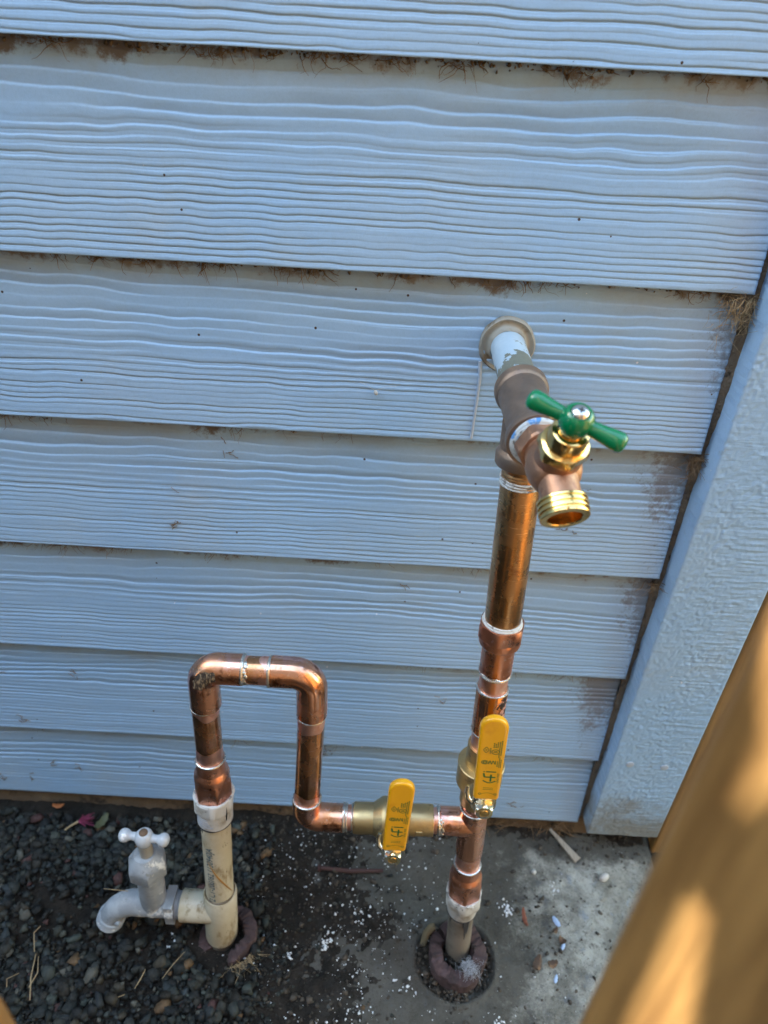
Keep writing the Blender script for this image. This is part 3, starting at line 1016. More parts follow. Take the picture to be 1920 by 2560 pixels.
# scorched blotch on the coupling: a thin curved skin standing 0.1 mm proud
rows, wdt = 22, 16
ptc = MB()
for part_ in range(3):
    rings_ = []
    for i in range(rows):
        u = -0.006 - 0.038 * i / (rows - 1)
        a0 = (8, 22, 30)[part_] + 6 * math.sin(i * 0.9 + part_) + (0 if part_ == 0 else 5 * math.sin(i * 2.3))
        a1 = (20, 29, 74)[part_] + 4 * math.sin(i * 1.3 + 2 * part_)
        if part_ == 0:
            a1 = a0 + (5 if i > 14 else 1.2)
        if part_ == 1:
            a1 = a0 + (7 if i < 6 or i > 11 else 1.5)
        rings_.append([RP(u) + (NV * math.cos(R_(a0 + (a1 - a0) * j / 9)) + X0 * math.sin(R_(a0 + (a1 - a0) * j / 9))) * (SOCK + 0.00012) for j in range(10)])
    ptc.grid(rings_, False)
SCORCH = simple('scorch_mark', (0.030, 0.024, 0.022), 0.5, 0.35, [((0.62, 0.33, 0.26), 200, 0.50, 0.54, 6)])
ptc.build('scorch_mark', SCORCH, pipes)
pipe(RP(-0.070), RP(-0.048), mat=COPPER_PINK)
pipe(RP(-0.148), RP(-0.128), mat=COPPER)
ring(RP(-0.1462), UP, SOCK - 0.0002, 0.0009, 8)
# tee
tee = MB()
tee.lathe(RP(-0.2085), RP(-0.1465) - RP(-0.2085), [(0, 0.0112), (0.0005, SOCK), (0.0615, SOCK), (0.062, 0.0112)], 56)
tee.lathe(PP(0.0655, -0.1668), PP(0.0946, -0.1663) - PP(0.0655, -0.1668), [(0, 0.0112), (0.0005, SOCK), (0.0170, SOCK), (0.0195, SOCK + 0.0006), (0.029, SOCK)], 56)
tee.build('tee_fitting', COPPER, pipes)
pipe(RP(-0.232), RP(-0.206), mat=COPPER_PINK)
ring(RP(-0.2265), UP, SOCK - 0.0004, 0.0012, 11, 0.2)


def lower_adapter(P0, P1):
    return seg('hex_adapter', P0, P1,
               [(0, 0.0142, 0.0285), (0.05, 0.0166, 0.0295), (0.46, 0.0166, 0.0295), (0.52, 0.0152), (0.60, 0.0152), (0.66, 0.0146), (0.72, 0.0128), (0.75, SOCK), (0.99, SOCK), (1, 0.0112)],
               COPPER_CAST, seg=72)


lower_adapter(RP(-0.2715), RP(-0.2265))


# left leg axis
def LX(u):
    return float(np.interp(u, [-0.40, -0.28, -0.15, -0.03, 0], [-0.1443, -0.1396, -0.1360, -0.1354, -0.1345]))


def LP(u, off=0.0):
    return PP(LX(u), u, off)


def elbow(C_, A, B, la, lb, rb, r=SOCK, n=10, mat=COPPER):
    """corner C_, arms along A and B, centreline bend radius rb"""
    C_, A, B = Vector(C_), Vector(A).normalized(), Vector(B).normalized()
    pts = [C_ + A * la, C_ + A * (la - 0.0006)]
    rad = [r - 0.0009, r]
    O = C_ + A * rb + B * rb
    for i in range(n + 1):
        t = math.pi / 2 * i / n
        pts.append(O - A * (rb * math.sin(t)) - B * (rb * math.cos(t)))
        rad.append(r)
    pts += [C_ + B * (lb - 0.0006), C_ + B * lb]
    rad += [r, r - 0.0009]
    return MB().tube(pts, rad, 48).build('elbow', mat, pipes)


DN = -UP
pL = LP(0)
pR = PP(-0.0489, 0.0003)
elbow(pL, X0, DN, 0.0320, 0.0400, 0.0135)
elbow(pR, -X0, DN, 0.0318, 0.0436, 0.0150)
pipe(pL + X0 * 0.0315, pR - X0 * 0.031, mat=COPPER_DARK)
sl_ = MB().torus(pL + X0 * 0.0325, X0, SOCK - 0.0006, 0.0014, 56, 8, wob(21, 0.6))
for i in range(9):
    a = R_(20 + i * 14)
    sl_.lathe(pL + X0 * (0.0345 + 0.0012 * math.sin(i * 2.1)) + (UP * math.cos(a) + NV * math.sin(a)) * (TUBE - 0.0003), UP * math.cos(a) + NV * math.sin(a), [(0, 0.0021), (0.0005, 0.0017), (0.0008, 0.0008)], 10)
sl_.build('solder_ring', SOLDER, pipes)
MB().torus(pR - X0 * 0.0325, X0, SOCK - 0.0006, 0.0013, 56, 8, wob(22, 0.4)).build('solder_ring', SOLDER, pipes)
pipe(LP(-0.106), LP(-0.038), mat=COPPER_DARK)
ring(LP(-0.0402), UP, SOCK - 0.0008, 0.0005, 24)
lower_adapter(LP(-0.1490), LP(-0.1020))
ring(LP(-0.1022), UP, SOCK - 0.0004, 0.0011, 25, 0.25)
pB = PP(-0.0538, -0.1712)
legv = (pR + DN * 0.16 - pR)
pipe(PP(-0.0535, -0.149), PP(-0.0491, -0.040), mat=COPPER_DARK)
ring(PP(-0.0492, -0.0438), UP, SOCK - 0.0006, 0.0007, 27)
elbow(pB, UP, X0, 0.0250, 0.0335, 0.0125)
ring(PP(-0.0534, -0.1468), UP, SOCK - 0.0004, 0.0011, 28, 0.2)
AX = (PP(0.0946, -0.1663) - pB).normalized()
pipe(pB + AX * 0.030, pB + AX * 0.046, mat=COPPER_PINK)
for t, th, sd in ((0.0338, 0.0013, 31), (0.0362, 0.0010, 32), (0.0412, 0.0009, 33)):
    MB().torus(pB + AX * t, AX, TUBE + 0.0004, th, 56, 8, wob(sd, 0.5)).build('solder_ring', SOLDER, pipes)
pipe(pB + AX * 0.108, pB + AX * 0.122, mat=COPPER_PINK)
for t, th, sd in ((0.1128, 0.0012, 34), (0.1185, 0.0015, 35)):
    MB().torus(pB + AX * t, AX, TUBE + 0.0003, th, 56, 8, wob(sd, 0.6)).build('solder_ring', SOLDER, pipes)
bl = MB()
for i in range(10):
    a = R_(35 + 9 * i)
    bl.lathe(pB + AX * (0.1205 + 0.0012 * math.sin(i * 1.7)) + (UP * math.cos(a) + NV * math.sin(a)) * (SOCK - 0.0007), UP * math.cos(a) + NV * math.sin(a), [(0, 0.0020), (0.0008, 0.0016), (0.0012, 0.0006)], 9)
bl.build('solder_blob', SOLDER, pipes)
def pink_band(P0, axis, L, seed):
    axis = Vector(axis).normalized()
    x_, y_, z_ = frame(axis, NV)
    rg_ = []
    for i in range(6):
        ring_ = []
        for j in range(40):
            a = 2 * math.pi * j / 40
            Lj = L * (0.72 + 0.9 * float(vn(np.array(1.3 * math.cos(a) + 5), np.array(1.3 * math.sin(a) + seed * 3.1), seed)))
            ring_.append(Vector(P0) + z_ * (Lj * i / 5) + (x_ * math.cos(a) + y_ * math.sin(a)) * (TUBE + 0.00010))
        rg_.append(ring_)
    MB().grid(rg_).build('cleaned_band', COPPER_PINK, pipes, 60)


pink_band(pR - X0 * 0.0322, -X0, 0.008, 1)
pink_band(pL + X0 * 0.0322, X0, 0.006, 2)
pink_band(LP(-0.040), DN, 0.010, 3)
pink_band(LP(-0.101), UP, 0.016, 4)
pink_band(PP(-0.0492, -0.0440), PP(-0.0535, -0.149) - PP(-0.0492, -0.0440), 0.013, 5)
pink_band(PP(-0.0534, -0.1465), PP(-0.0492, -0.0440) - PP(-0.0534, -0.1465), 0.012, 6)
# stamped word on the right elbow and scorched label scar on the left one
tv, tf = text_mesh('NIBCO', 0.0062, 0.0008)
m_ = MB()
for v in tv:
    a = R_(118) - v.y / SOCK
    m_.v.append(pR + X0 * (-0.0305 + v.x) + (UP * math.cos(a) + NV * math.sin(a)) * (SOCK + 0.00008))
m_.f = tf
m_.build('stamped_word', COPPER_DARK, pipes, 0)
sc = MB()
O = pL + X0 * 0.0135 + DN * 0.0135
rings_ = []
for i in range(17):
    t = R_(2 + 82 * i / 16)
    ctr = O - X0 * (0.0135 * math.sin(t)) + UP * (0.0135 * math.cos(t))
    rad_ = (-X0 * math.sin(t) + UP * math.cos(t))
    w0 = 12 * math.sin(math.pi * i / 16) + 3 * math.sin(i * 1.7)
    rings_.append([ctr + (rad_ * math.cos(R_(b)) + NV * math.sin(R_(b))) * (SOCK + 0.00015) for b in np.linspace(82 - w0 - 16, 96 + w0, 12)])
sc.grid(rings_, False)
SCAR = simple('burnt_label', (0.035, 0.024, 0.016), 0.8, 0.0, [((0.26, 0.19, 0.11), 260, 0.50, 0.60, 6, (3, 1, 1))], bump=(400, 0.8, 0.001))
sc.build('burnt_label', SCAR, pipes)

# ------------------------------------------------------------------ bronze tee on the wall stub
TC = Vector((0.0868, -0.0985, 0.5985))
stub = thing('wall_pipe_stub', (HX, 0.0, HZ), 'short peeling blue-painted iron pipe stub coming out of the wall above the bronze tee', 'pipe')
MB().lathe((HX, 0.012, HZ + 0.0006), TC - Vector((HX, 0.012, HZ + 0.0006)), [(0, 0.0128), (0.085, 0.0128)], 48).build('pipe_barrel', STUB, stub)
bt = MB()
ya = (TC - Vector((HX, 0, HZ + 0.0006))).normalized()
bt.lathe(TC - ya * 0.0365, ya, [(0, 0.0140), (0.0004, 0.0170), (0.0015, 0.0177), (0.0070, 0.0177), (0.0085, 0.0170), (0.0100, 0.0160), (0.026, 0.0156), (0.050, 0.0157), (0.0585, 0.0163), (0.0600, 0.0178), (0.0612, 0.0184), (0.0660, 0.0184), (0.0672, 0.0182), (0.0674, 0.0142), (0.060, 0.0138)], 64, cap=(True, False))
dn_ = (RP(0.15) - TC)
dn_ = (RP(0.178) - TC).normalized()
bt.lathe(TC, dn_, [(0.004, 0.0160), (0.0215, 0.0163), (0.0235, 0.0176), (0.0250, 0.0184), (0.0315, 0.0184), (0.0328, 0.0178), (0.0330, 0.0140)], 64)
bt.build('bronze_tee', BRONZE, pipes, 30)
MB().torus(TC + ya * 0.0310, ya, 0.0142, 0.0022, 56, 10, wob(51, 0.15)).torus(TC + ya * 0.0325, ya, 0.0132, 0.0016, 56, 8, wob(52, 0.25)).build('thread_tape', TAPE, pipes)

# ------------------------------------------------------------------ green handled spigot
yaw = R_(9)
bf = Vector((math.sin(yaw), -math.cos(yaw), -0.02)).normalized()
bx = Vector((math.cos(yaw), math.sin(yaw), 0))
bz = bx.cross(bf).normalized()
if bz.z < 0:
    bz = -bz
BO = TC + ya * 0.0310


def BP(f_, z_, x_=0.0):
    return BO + bf * f_ + bz * z_ + bx * x_


bib = thing('garden_spigot', BP(0.03, 0), 'bronze garden spigot with a green T handle screwed into the tall riser', 'spigot')
m_ = MB()
m_.lathe(BP(0.0, 0), bf, [(-0.006, 0.0118), (0.002, 0.0118), (0.0022, 0.0135, 0.0265), (0.0032, 0.0150, 0.0272), (0.0115, 0.0150, 0.0272), (0.0128, 0.0138, 0.0268), (0.0132, 0.0112)], 72, ref=bz)
m_.build('inlet_hex', BRONZE_RED, bib, 30)
m_ = MB()
m_.lathe(BP(0.010, 0), bf, [(0, 0.0116), (0.006, 0.0118), (0.010, 0.0132), (0.0145, 0.0148), (0.020, 0.0153), (0.0255, 0.0146), (0.030, 0.0125), (0.0328, 0.0090), (0.0340, 0.0035)], 56)
SA = (bz * math.sin(R_(62)) + bf * math.cos(R_(62)) - bx * 0.06).normalized()
OA = (-bz * math.sin(R_(32)) + bf * math.cos(R_(32))).normalized()
SC = BP(0.0300, 0.0030)
m_.lathe(SC, SA, [(0.0, 0.0128), (0.010, 0.0128), (0.0145, 0.0132), (0.0155, 0.0128)], 56)
m_.lathe(SC, OA, [(0.0, 0.0118), (0.012, 0.0112), (0.0235, 0.0110), (0.0245, 0.0110)], 56)
m_.build('valve_body', BRONZE_RED, bib, 45)
m_ = MB()
prof = [(0.0, 0.0112), (0.0215, 0.0112), (0.0218, 0.0132)]
t = 0.0223
for i in range(3):
    prof += [(t, 0.0138), (t + 0.0011, 0.0138), (t + 0.0018, 0.0128), (t + 0.0024, 0.0128)]
    t += 0.0030
prof += [(t, 0.0136), (t + 0.0012, 0.0134), (t + 0.0015, 0.0129), (t + 0.0015, 0.0099), (t + 0.0008, 0.0094), (t - 0.010, 0.0092), (t - 0.0105, 0.0060), (t - 0.0108, 0.001)]
m_.lathe(SC, OA, prof[2:], 64, cap=(True, True))
m_.build('hose_thread', BRASS, bib, 30)
m_ = MB()
m_.lathe(SC, SA, [(0.0148, 0.0118), (0.0150, 0.0128, 0.0252), (0.0158, 0.0143, 0.0256), (0.0200, 0.0143, 0.0256), (0.0222, 0.0130, 0.0254), (0.0228, 0.0114), (0.0235, 0.0107), (0.0325, 0.0102), (0.0332, 0.0098), (0.0338, 0.0086), (0.0338, 0.0070), (0.0400, 0.0060)], 72, ref=bx)
m_.build('packing_nut', BRASS, bib, 30)
HC = SC + SA * 0.0425
HS = 0.90
m_ = MB()
m_.lathe(HC, SA, [(a * HS, b * HS) for a, b in ((-0.0085, 0.0055), (-0.0080, 0.0072), (-0.0055, 0.0091), (-0.001, 0.0101), (0.0025, 0.0098), (0.0055, 0.0085), (0.0075, 0.0068), (0.0080, 0.0058), (0.0072, 0.0052))], 48)
ha = R_(34)
hq = SA.cross(bx).normalized()
if hq.dot(F) > 0 and hq.z > 0:
    hq = -hq
hq = -hq if hq.y > 0 else hq
HD = (bx * math.cos(ha) + hq * math.sin(ha)).normalized()
for sgn in (1, -1):
    d_ = HD * sgn
    m_.lathe(HC - SA * 0.0005, d_, [(a * 0.76, b * 1.04) for a, b in ((0.004, 0.0050), (0.009, 0.0040), (0.012, 0.0039), (0.020, 0.0044), (0.027, 0.0051), (0.0310, 0.0052), (0.0332, 0.0047), (0.0348, 0.0034), (0.0355, 0.0016))], 32)
m_.build('tee_handle', GREEN, bib, 50)
m_ = MB()
m_.lathe(HC, SA, [(a * HS, b * HS) for a, b in ((0.0070, 0.0052), (0.0078, 0.0051), (0.0090, 0.0042), (0.0098, 0.0025), (0.0100, 0.0006))], 32)
sc_o = m_.build('handle_screw', SCREW, bib, 60)
m_ = MB()
for a in (25, 115):
    dv = (bx * math.cos(R_(a)) + hq * math.sin(R_(a)))
    m_.box(HC + SA * 0.0098 * HS, 0.0017, 0.0005, 0.00045, (dv, SA.cross(dv), SA))
m_.build('cross_recess', DARK_METAL, sc_o, 0)
ct = MB()
for i, (tt, xx_) in enumerate(((0.018, -0.0020), (0.0185, 0.0020))):
    a0 = R_(160)
    for j in range(3):
        a = a0 + R_(14) * j
        ct.box(BP(0.0285 + 0.002 * j, 0.0) + (bz * math.cos(a) - bx * math.sin(a)) * 0.0146 + bz * xx_, 0.0003, 0.0012, 0.0006)
ct.build('cast_mark', BRONZE, bib, 0)


# ------------------------------------------------------------------ ball valves
def ball_valve(C_, A, L, Nf_, W, label, gl0, gl1, side, gw=(0.0100, 0.0107), s0=0.0330):
    """A flow axis, L lever direction, Nf_ stem direction, W width direction"""
    b = thing('ball_valve', C_, label, 'valve', 'yellow-handled ball valves')
    m = MB()
    m.lathe(C_, A, [(-0.0355, 0.0114), (-0.0355, 0.0134), (-0.0345, 0.0137), (-0.0180, 0.0137), (-0.0172, 0.0142), (-0.0105, 0.0188), (-0.0095, 0.0193), (0.0070, 0.0193), (0.0085, 0.0186), (0.0095, 0.0197), (0.0128, 0.0197), (0.0134, 0.0190), (0.0136, 0.0137), (0.0345, 0.0137), (0.0355, 0.0134), (0.0355, 0.0114)], 64, ref=Nf_)
    m.build('valve_body', BRASS_CAST, b, 28)
    m = MB()
    m.lathe(C_, Nf_, [(0.010, 0.0112), (0.0195, 0.0108), (0.0240, 0.0098), (0.0265, 0.0090), (0.0268, 0.0066), (0.0285, 0.0064), (0.0288, 0.0040), (0.0300, 0.0040)], 48)
    m.build('stem_boss', BRASS_CAST, b, 30)
    m = MB()
    for j in range(2):
        m.box(C_ + A * (0.023 * side) + Nf_ * 0.0128 + W * 0 + L * 0 + A * 0, 0.0030, 0.0024, 0.0018, (A, A.cross(Nf_), Nf_))
        break
    m.build('stop_lug', BRASS_CAST, b, 0, bevel=0.0004)
    # steel lever plate: disc round the stem, stop hook on the left, then the tongue into the grip
    m = MB()
    pl = [(0.0105 * math.cos(a), 0.0105 * math.sin(a)) for a in np.linspace(math.pi, 2 * math.pi, 17)]
    pl += [(0.0100, 0.010), (0.0065, 0.016), (-0.0065, 0.016), (-0.0085, 0.0085)]
    m.slab(C_ + Nf_ * 0.0295, W, L, Nf_, pl, [(0, 0.0002), (0.0002, 0), (0.0022, 0), (0.0024, 0.0002)])
    m.tube([C_ + Nf_ * 0.0305 - W * 0.0092 + L * 0.0015, C_ + Nf_ * 0.0290 - W * 0.0122 + L * 0.0035, C_ + Nf_ * 0.0262 - W * 0.0132 + L * 0.0075, C_ + Nf_ * 0.0245 - W * 0.0126 + L * 0.0130], [0.0024, 0.0023, 0.0021, 0.0018], 10)
    m.build('lever_plate', STEEL, b, 40)
    m = MB()
    m.lathe(C_ + Nf_ * 0.0322, Nf_, [(0, 0.0085), (0.0012, 0.0085), (0.0013, 0.0072), (0.0014, 0.0072, 0.0135), (0.0020, 0.0080, 0.0138), (0.0068, 0.0080, 0.0138), (0.0080, 0.0068, 0.0138), (0.0081, 0.0040), (0.0074, 0.0038)], 60, ref=W)
    m.build('hex_nut', STEEL, b, 28)
    m = MB()
    m.lathe(C_ + Nf_ * 0.030, Nf_, [(0, 0.0037), (0.0098, 0.0037), (0.0104, 0.0031), (0.0105, 0.0012)], 28)
    m.build('threaded_stem', BRASS, b, 40)
    # yellow grip
    w0, w1 = gw
    ol = []
    for cxs, a0, a1, cl, rr, ww in ((1, -90, 0, gl0, 0.003, w0),):
        ol += [(ww - rr + rr * math.cos(R_(a)), cl + rr + rr * math.sin(R_(a))) for a in np.linspace(a0, a1, 6)]
    ol += [(w1 * math.cos(R_(a)), gl1 - w1 + w1 * math.sin(R_(a))) for a in np.linspace(0, 180, 25)]
    ol += [(-w0 + 0.003 + 0.003 * math.cos(R_(a)), gl0 + 0.003 + 0.003 * math.sin(R_(a))) for a in np.linspace(180, 270, 6)]
    m = MB()
    GO = C_ + Nf_ * s0
    m.slab(GO, W, L, Nf_, ol, [(0, 0.0022), (0.0005, 0.0010), (0.0015, 0.0002), (0.0026, 0), (0.0046, 0), (0.0056, 0.0002), (0.0064, 0.0009), (0.0067, 0.0020), (0.0066, 0.0034)])
    grip = m.build('lever_grip', YELLOW, b, 60)
    # green print running up the grip
    H = GO + Nf_ * 0.00672
    Lg = gl1 - gl0
    p = MB()

    def put(vs, fs, l0, x0):
        k = len(p.v)
        for v in vs:
            p.v.append(H + L * (gl0 + l0 + v.x) - W * (v.y - x0))
        p.f += [tuple(k + i for i in f_) for f_ in fs]

    def txt(s_, size, l0, x0):
        v, f_ = text_mesh(s_, size)
        put(v, f_, l0 * Lg, x0)

    def stroke(pts_, wd):
        for (x0, y0), (x1, y1) in zip(pts_[:-1], pts_[1:]):
            d0 = Vector((x1 - x0, y1 - y0))
            n0 = Vector((-d0.y, d0.x)).normalized() * wd / 2
            k = len(p.v)
            for q in ((x0 + n0.x, y0 + n0.y), (x1 + n0.x, y1 + n0.y), (x1 - n0.x, y1 - n0.y), (x0 - n0.x, y0 - n0.y)):
                p.v.append(H + L * (gl0 + q[1]) + W * q[0])
            p.f.append((k, k + 1, k + 2, k + 3))

    rnd = random.Random(5)
    # large maker's letters: an arc, a hooked stem with cross bar, and a dotted bar
    z0 = 0.235 * Lg
    stroke([(-0.0042 + 0.0098 * q, z0 + 0.0022 - 0.0024 * math.sin(math.pi * q)) for q in np.linspace(0, 1, 9)], 0.0011)
    stroke([(-0.0042, z0 + 0.0105), (-0.0034, z0 + 0.0062), (0.0052, z0 + 0.0062)], 0.0014)
    stroke([(0.0016, z0 + 0.0012), (0.0016, z0 + 0.0092)], 0.0014)
    stroke([(-0.0026, z0 + 0.0122), (0.0052, z0 + 0.0122)], 0.0012)
    stroke([(-0.0045, z0 + 0.0122), (-0.0036, z0 + 0.0122)], 0.0012)
    txt('LEAD FREE', 0.0023, 0.235, 0.0078)
    # leaf roundel, zigzag mark, small line marks
    zc_ = 0.49 * Lg
    for rr, wd in ((0.0026, 0.0005), (0.0014, 0.0008)):
        stroke([(-0.0044 + rr * math.cos(q), zc_ + rr * 0.8 * math.sin(q)) for q in np.linspace(0, 2 * math.pi, 17)], wd)
    stroke([(-0.0014, zc_ - 0.002), (-0.0006, zc_ + 0.002), (0.0008, zc_ - 0.002), (0.0018, zc_ + 0.002), (0.0036, zc_ - 0.002), (0.0036, zc_ + 0.002)], 0.0006)
    zc_ = 0.64 * Lg
    stroke([(-0.0044, zc_ - 0.0032), (-0.0066, zc_), (-0.0044, zc_ + 0.0032), (-0.0022, zc_), (-0.0044, zc_ - 0.0032)], 0.0005)
    stroke([(-0.0050, zc_ - 0.0008), (-0.0038, zc_), (-0.0050, zc_ + 0.0008)], 0.0005)
    zc_ = 0.62 * Lg
    stroke([(0.0028 + 0.0029 * math.cos(q), zc_ + 0.0025 * math.sin(q)) for q in np.linspace(0, 2 * math.pi, 21)], 0.0006)
    stroke([(0.0012, zc_ - 0.0006), (0.0044, zc_ - 0.0006)], 0.0006)
    stroke([(0.0016, zc_ + 0.0007), (0.0042, zc_ + 0.0007)], 0.0006)
    for x0, l0, l1 in ((-0.0012, 0.60, 0.665), (0.0012, 0.67, 0.725), (0.0026, 0.67, 0.715), (0.0040, 0.67, 0.73), (0.0056, 0.55, 0.60), (0.0056, 0.62, 0.75), (0.0070, 0.58, 0.75), (0.0052, 0.44, 0.51), (0.0066, 0.43, 0.545), (0.0078, 0.43, 0.53)):
        q = l0 * Lg
        while q < l1 * Lg:
            d0 = rnd.uniform(0.0006, 0.0013)
            stroke([(x0, q), (x0, q + d0)], 0.0008)
            q += d0 + 0.0004
    for l0 in (0.145, 0.165):
        q = -0.0034
        while q < 0.0046:
            stroke([(q, l0 * Lg), (q + 0.0005, l0 * Lg)], 0.0007)
            q += 0.0008
    stroke([(-0.0044 + 0.0098 * q, 0.085 * Lg + 0.0014 * math.sin(math.pi * q)) for q in np.linspace(0, 1, 9)], 0.00035)
    for q in (-0.0055, 0.0066):
        stroke([(q + 0.0010 * math.cos(a), 0.085 * Lg + 0.0010 * math.sin(a)) for a in np.linspace(0, 2 * math.pi, 9)], 0.0005)
    p.build('green_print', PRINT, grip, 0)
    return b


VC = RP(-0.1015)
ball_valve(VC, UP, (UP - X0 * 0.035).normalized(), NV, X0, 'upright brass ball valve on the tall riser, its yellow lever parallel to the pipe (open)', 0.0155, 0.1045, -1)
HV = pB + AX * 0.0780
ball_valve(HV, AX, (UP + X0 * 0.03).normalized(), NV, X0, 'sideways brass ball valve on the low horizontal run, its yellow lever across the pipe (closed)', 0.0110, 0.0965, 1, (0.0098, 0.0104))

# ------------------------------------------------------------------ plastic risers
lr = thing('plastic_riser', LP(-0.377), 'cream plastic riser pipe with blue print and side tee holding the white tap', 'pipe')


def pseg(parent, name, p, q, prof, mat, **kw):
    p, q = Vector(p), Vector(q)
    L = (q - p).length
    return MB().lathe(p, q - p, [(t * L, *rest) for t, *rest in prof], **kw).build(name, mat, parent)


pseg(lr, 'pipe_barrel', LP(-0.305), LP(-0.178), [(0, 0.0134), (1, 0.0134)], PVC)
pseg(lr, 'pipe_barrel', LP(-0.415), LP(-0.362), [(0, 0.0134), (1, 0.0134)], PVC_GRIMY)
wa = pseg(lr, 'threaded_adapter', LP(-0.1800), LP(-0.1455),
          [(0, 0.0138), (0.01, 0.0158), (0.50, 0.0160), (0.52, 0.0168, 0.0325), (0.56, 0.0182, 0.0330), (0.95, 0.0182, 0.0330), (1.0, 0.0170, 0.0325), (1.0, 0.0150), (0.85, 0.0146)], WHITE_PVC, seg=72, cap=(False, False))
# rows of tiny raised moulding marks
mk = MB()
for row in range(4):
    a = -55
    while a < -12 + 6 * row:
        da = random.uniform(3, 7)
        u = -0.1655 - row * 0.0030
        aa = R_(a)
        dirv = NV * math.cos(aa) + X0 * math.sin(aa)
        mk.box(LP(u) + dirv * 0.01595, 0.0160 * R_(da) * 0.36, 0.0003, 0.0008, (X0 * math.cos(aa) - NV * math.sin(aa), dirv, UP))
        a += da
mk.build('moulded_mark', FUZZ, wa, 0)
mk = MB().torus(LP(-0.1800), UP, 0.0150, 0.0012, 56, 8, wob(61, 0.3))
for a, l0, l1 in ((52, -0.151, -0.170), (-62, -0.152, -0.172), (-50, -0.181, -0.195)):
    d_ = NV * math.cos(R_(a)) + X0 * math.sin(R_(a))
    rr = 0.0166 if l0 > -0.18 else 0.0134
    mk.tube([LP(l0) + d_ * rr, LP((l0 + l1) / 2) + d_ * (rr - 0.0001), LP(l1) + d_ * (rr - 0.0006)], [0.0004, 0.0009, 0.0004], 6)
mk.build('black_sealant', BLACK, wa)
tw = MB().torus(LP(-0.1462), UP, 0.0163, 0.0013, 56, 8, wob(63, 0.6)).torus(LP(-0.1474), UP, 0.0168, 0.0008, 56, 8, wob(64, 0.7))
tw.build('thread_paste', FLUX, wa)
# blue lettering wrapped round the pipe
tv, tf = text_mesh('2672 CT-200762 1130940JA', 0.0098, 0.0008)
L_ = max(v.x for v in tv)
m_ = MB()
for v in tv:
    u = -0.302 + v.x / L_ * 0.094
    a = R_(-6) - v.y / 0.0135
    m_.v.append(LP(u) + (NV * math.cos(a) + X0 * math.sin(a)) * 0.01348)
m_.f = tf
INK = simple('blue_ink', (0.045, 0.10, 0.13), 0.6)
m_.build('blue_lettering', INK, lr, 0)
# rust drip line
m_ = MB()
m_.tube([LP(-0.228 - 0.058 * q) + (NV * math.cos(R_(-30 + 105 * q)) + X0 * math.sin(R_(-30 + 105 * q))) * 0.0134 for q in np.linspace(0, 1, 14)], [0.0002 + 0.0007 * math.sin(math.pi * q) for q in np.linspace(0, 1, 14)], 6)
m_.build('rust_streak', simple('rust', (0.34, 0.17, 0.04), 0.6), lr)
tm = MB()
t0, t1 = LP(-0.366), LP(-0.292)
tm.lathe(t0, t1 - t0, [(0, 0.0136), (0.0, 0.0158), (0.002, 0.0162), (0.072, 0.0162), (0.0738, 0.0155), (0.0738, 0.0140), (0.066, 0.0137)], 56, cap=(False, False))
TA = LP(-0.3205)
tm.lathe(TA, -X0, [(0.004, 0.0152), (0.0300, 0.0153), (0.0385, 0.0153), (0.0390, 0.0148), (0.0390, 0.0125)], 48)
tm.build('side_tee', PVC, lr)
MB().torus(LP(-0.2920), UP, 0.0141, 0.0009, 48, 8, wob(71, 0.6)).build('glue_ring', simple('brown_glue', (0.11, 0.075, 0.035), 0.35), lr)

# white tap
fo = TA - X0 * 0.0390
tap = thing('plastic_tap', fo - X0 * 0.03, 'grey-white plastic tap with chipped paint and a ball-ended cross handle, low beside the gravel', 'tap')
FY = TA.y
m_ = MB()
pr = [(-0.004, 0.0118)]
t = 0.0
for i in range(3):
    pr += [(t, 0.0118), (t + 0.0006, 0.0130), (t + 0.0012, 0.0130), (t + 0.0017, 0.0118)]
    t += 0.0018
m_.lathe(fo, -X0, pr, 48)
m_.build('inlet_thread', simple('grey_thread', (0.30, 0.31, 0.33), 0.35), tap)
fz = fo.z
NX = -0.2085
bxx = fo.x - 0.0055
m_ = MB()
m_.lathe((bxx, FY, fz), -X0, [(0, 0.0110), (0.0002, 0.0138), (0.0085, 0.0138), (0.0095, 0.0128), (0.025, 0.0126), (0.045, 0.0124)], 48)
m_.box((bxx - 0.0050, FY, fz - 0.0006), 0.0044, 0.0120, 0.0146)
# spout sweeps down and outward
ex = NX - 0.0215
pts = [(NX, FY, fz), (NX - 0.010, FY, fz)]
pts += [(ex - 0.0215 * math.sin(R_(a)) * 1.0, FY - 0.004 * math.sin(R_(a)), fz - 0.0215 * (1 - math.cos(R_(a)))) for a in np.linspace(0, 68, 9)]
lastd = Vector((-math.cos(R_(68)), -0.0015 / 0.02, -math.sin(R_(68)))).normalized()
e1 = Vector(pts[-1])
pts += [tuple(e1 + lastd * 0.004)]
m_.tube(pts, [0.0124, 0.0126] + [0.0126 - 0.0001 * i for i in range(9)] + [0.0122], 48)
m_.lathe((ex - 0.012, FY - 0.0135, fz - 0.014), (-0.25, -1, 0.2), [(0, 0.0028), (0.0028, 0.0026), (0.0034, 0.0016)], 16)
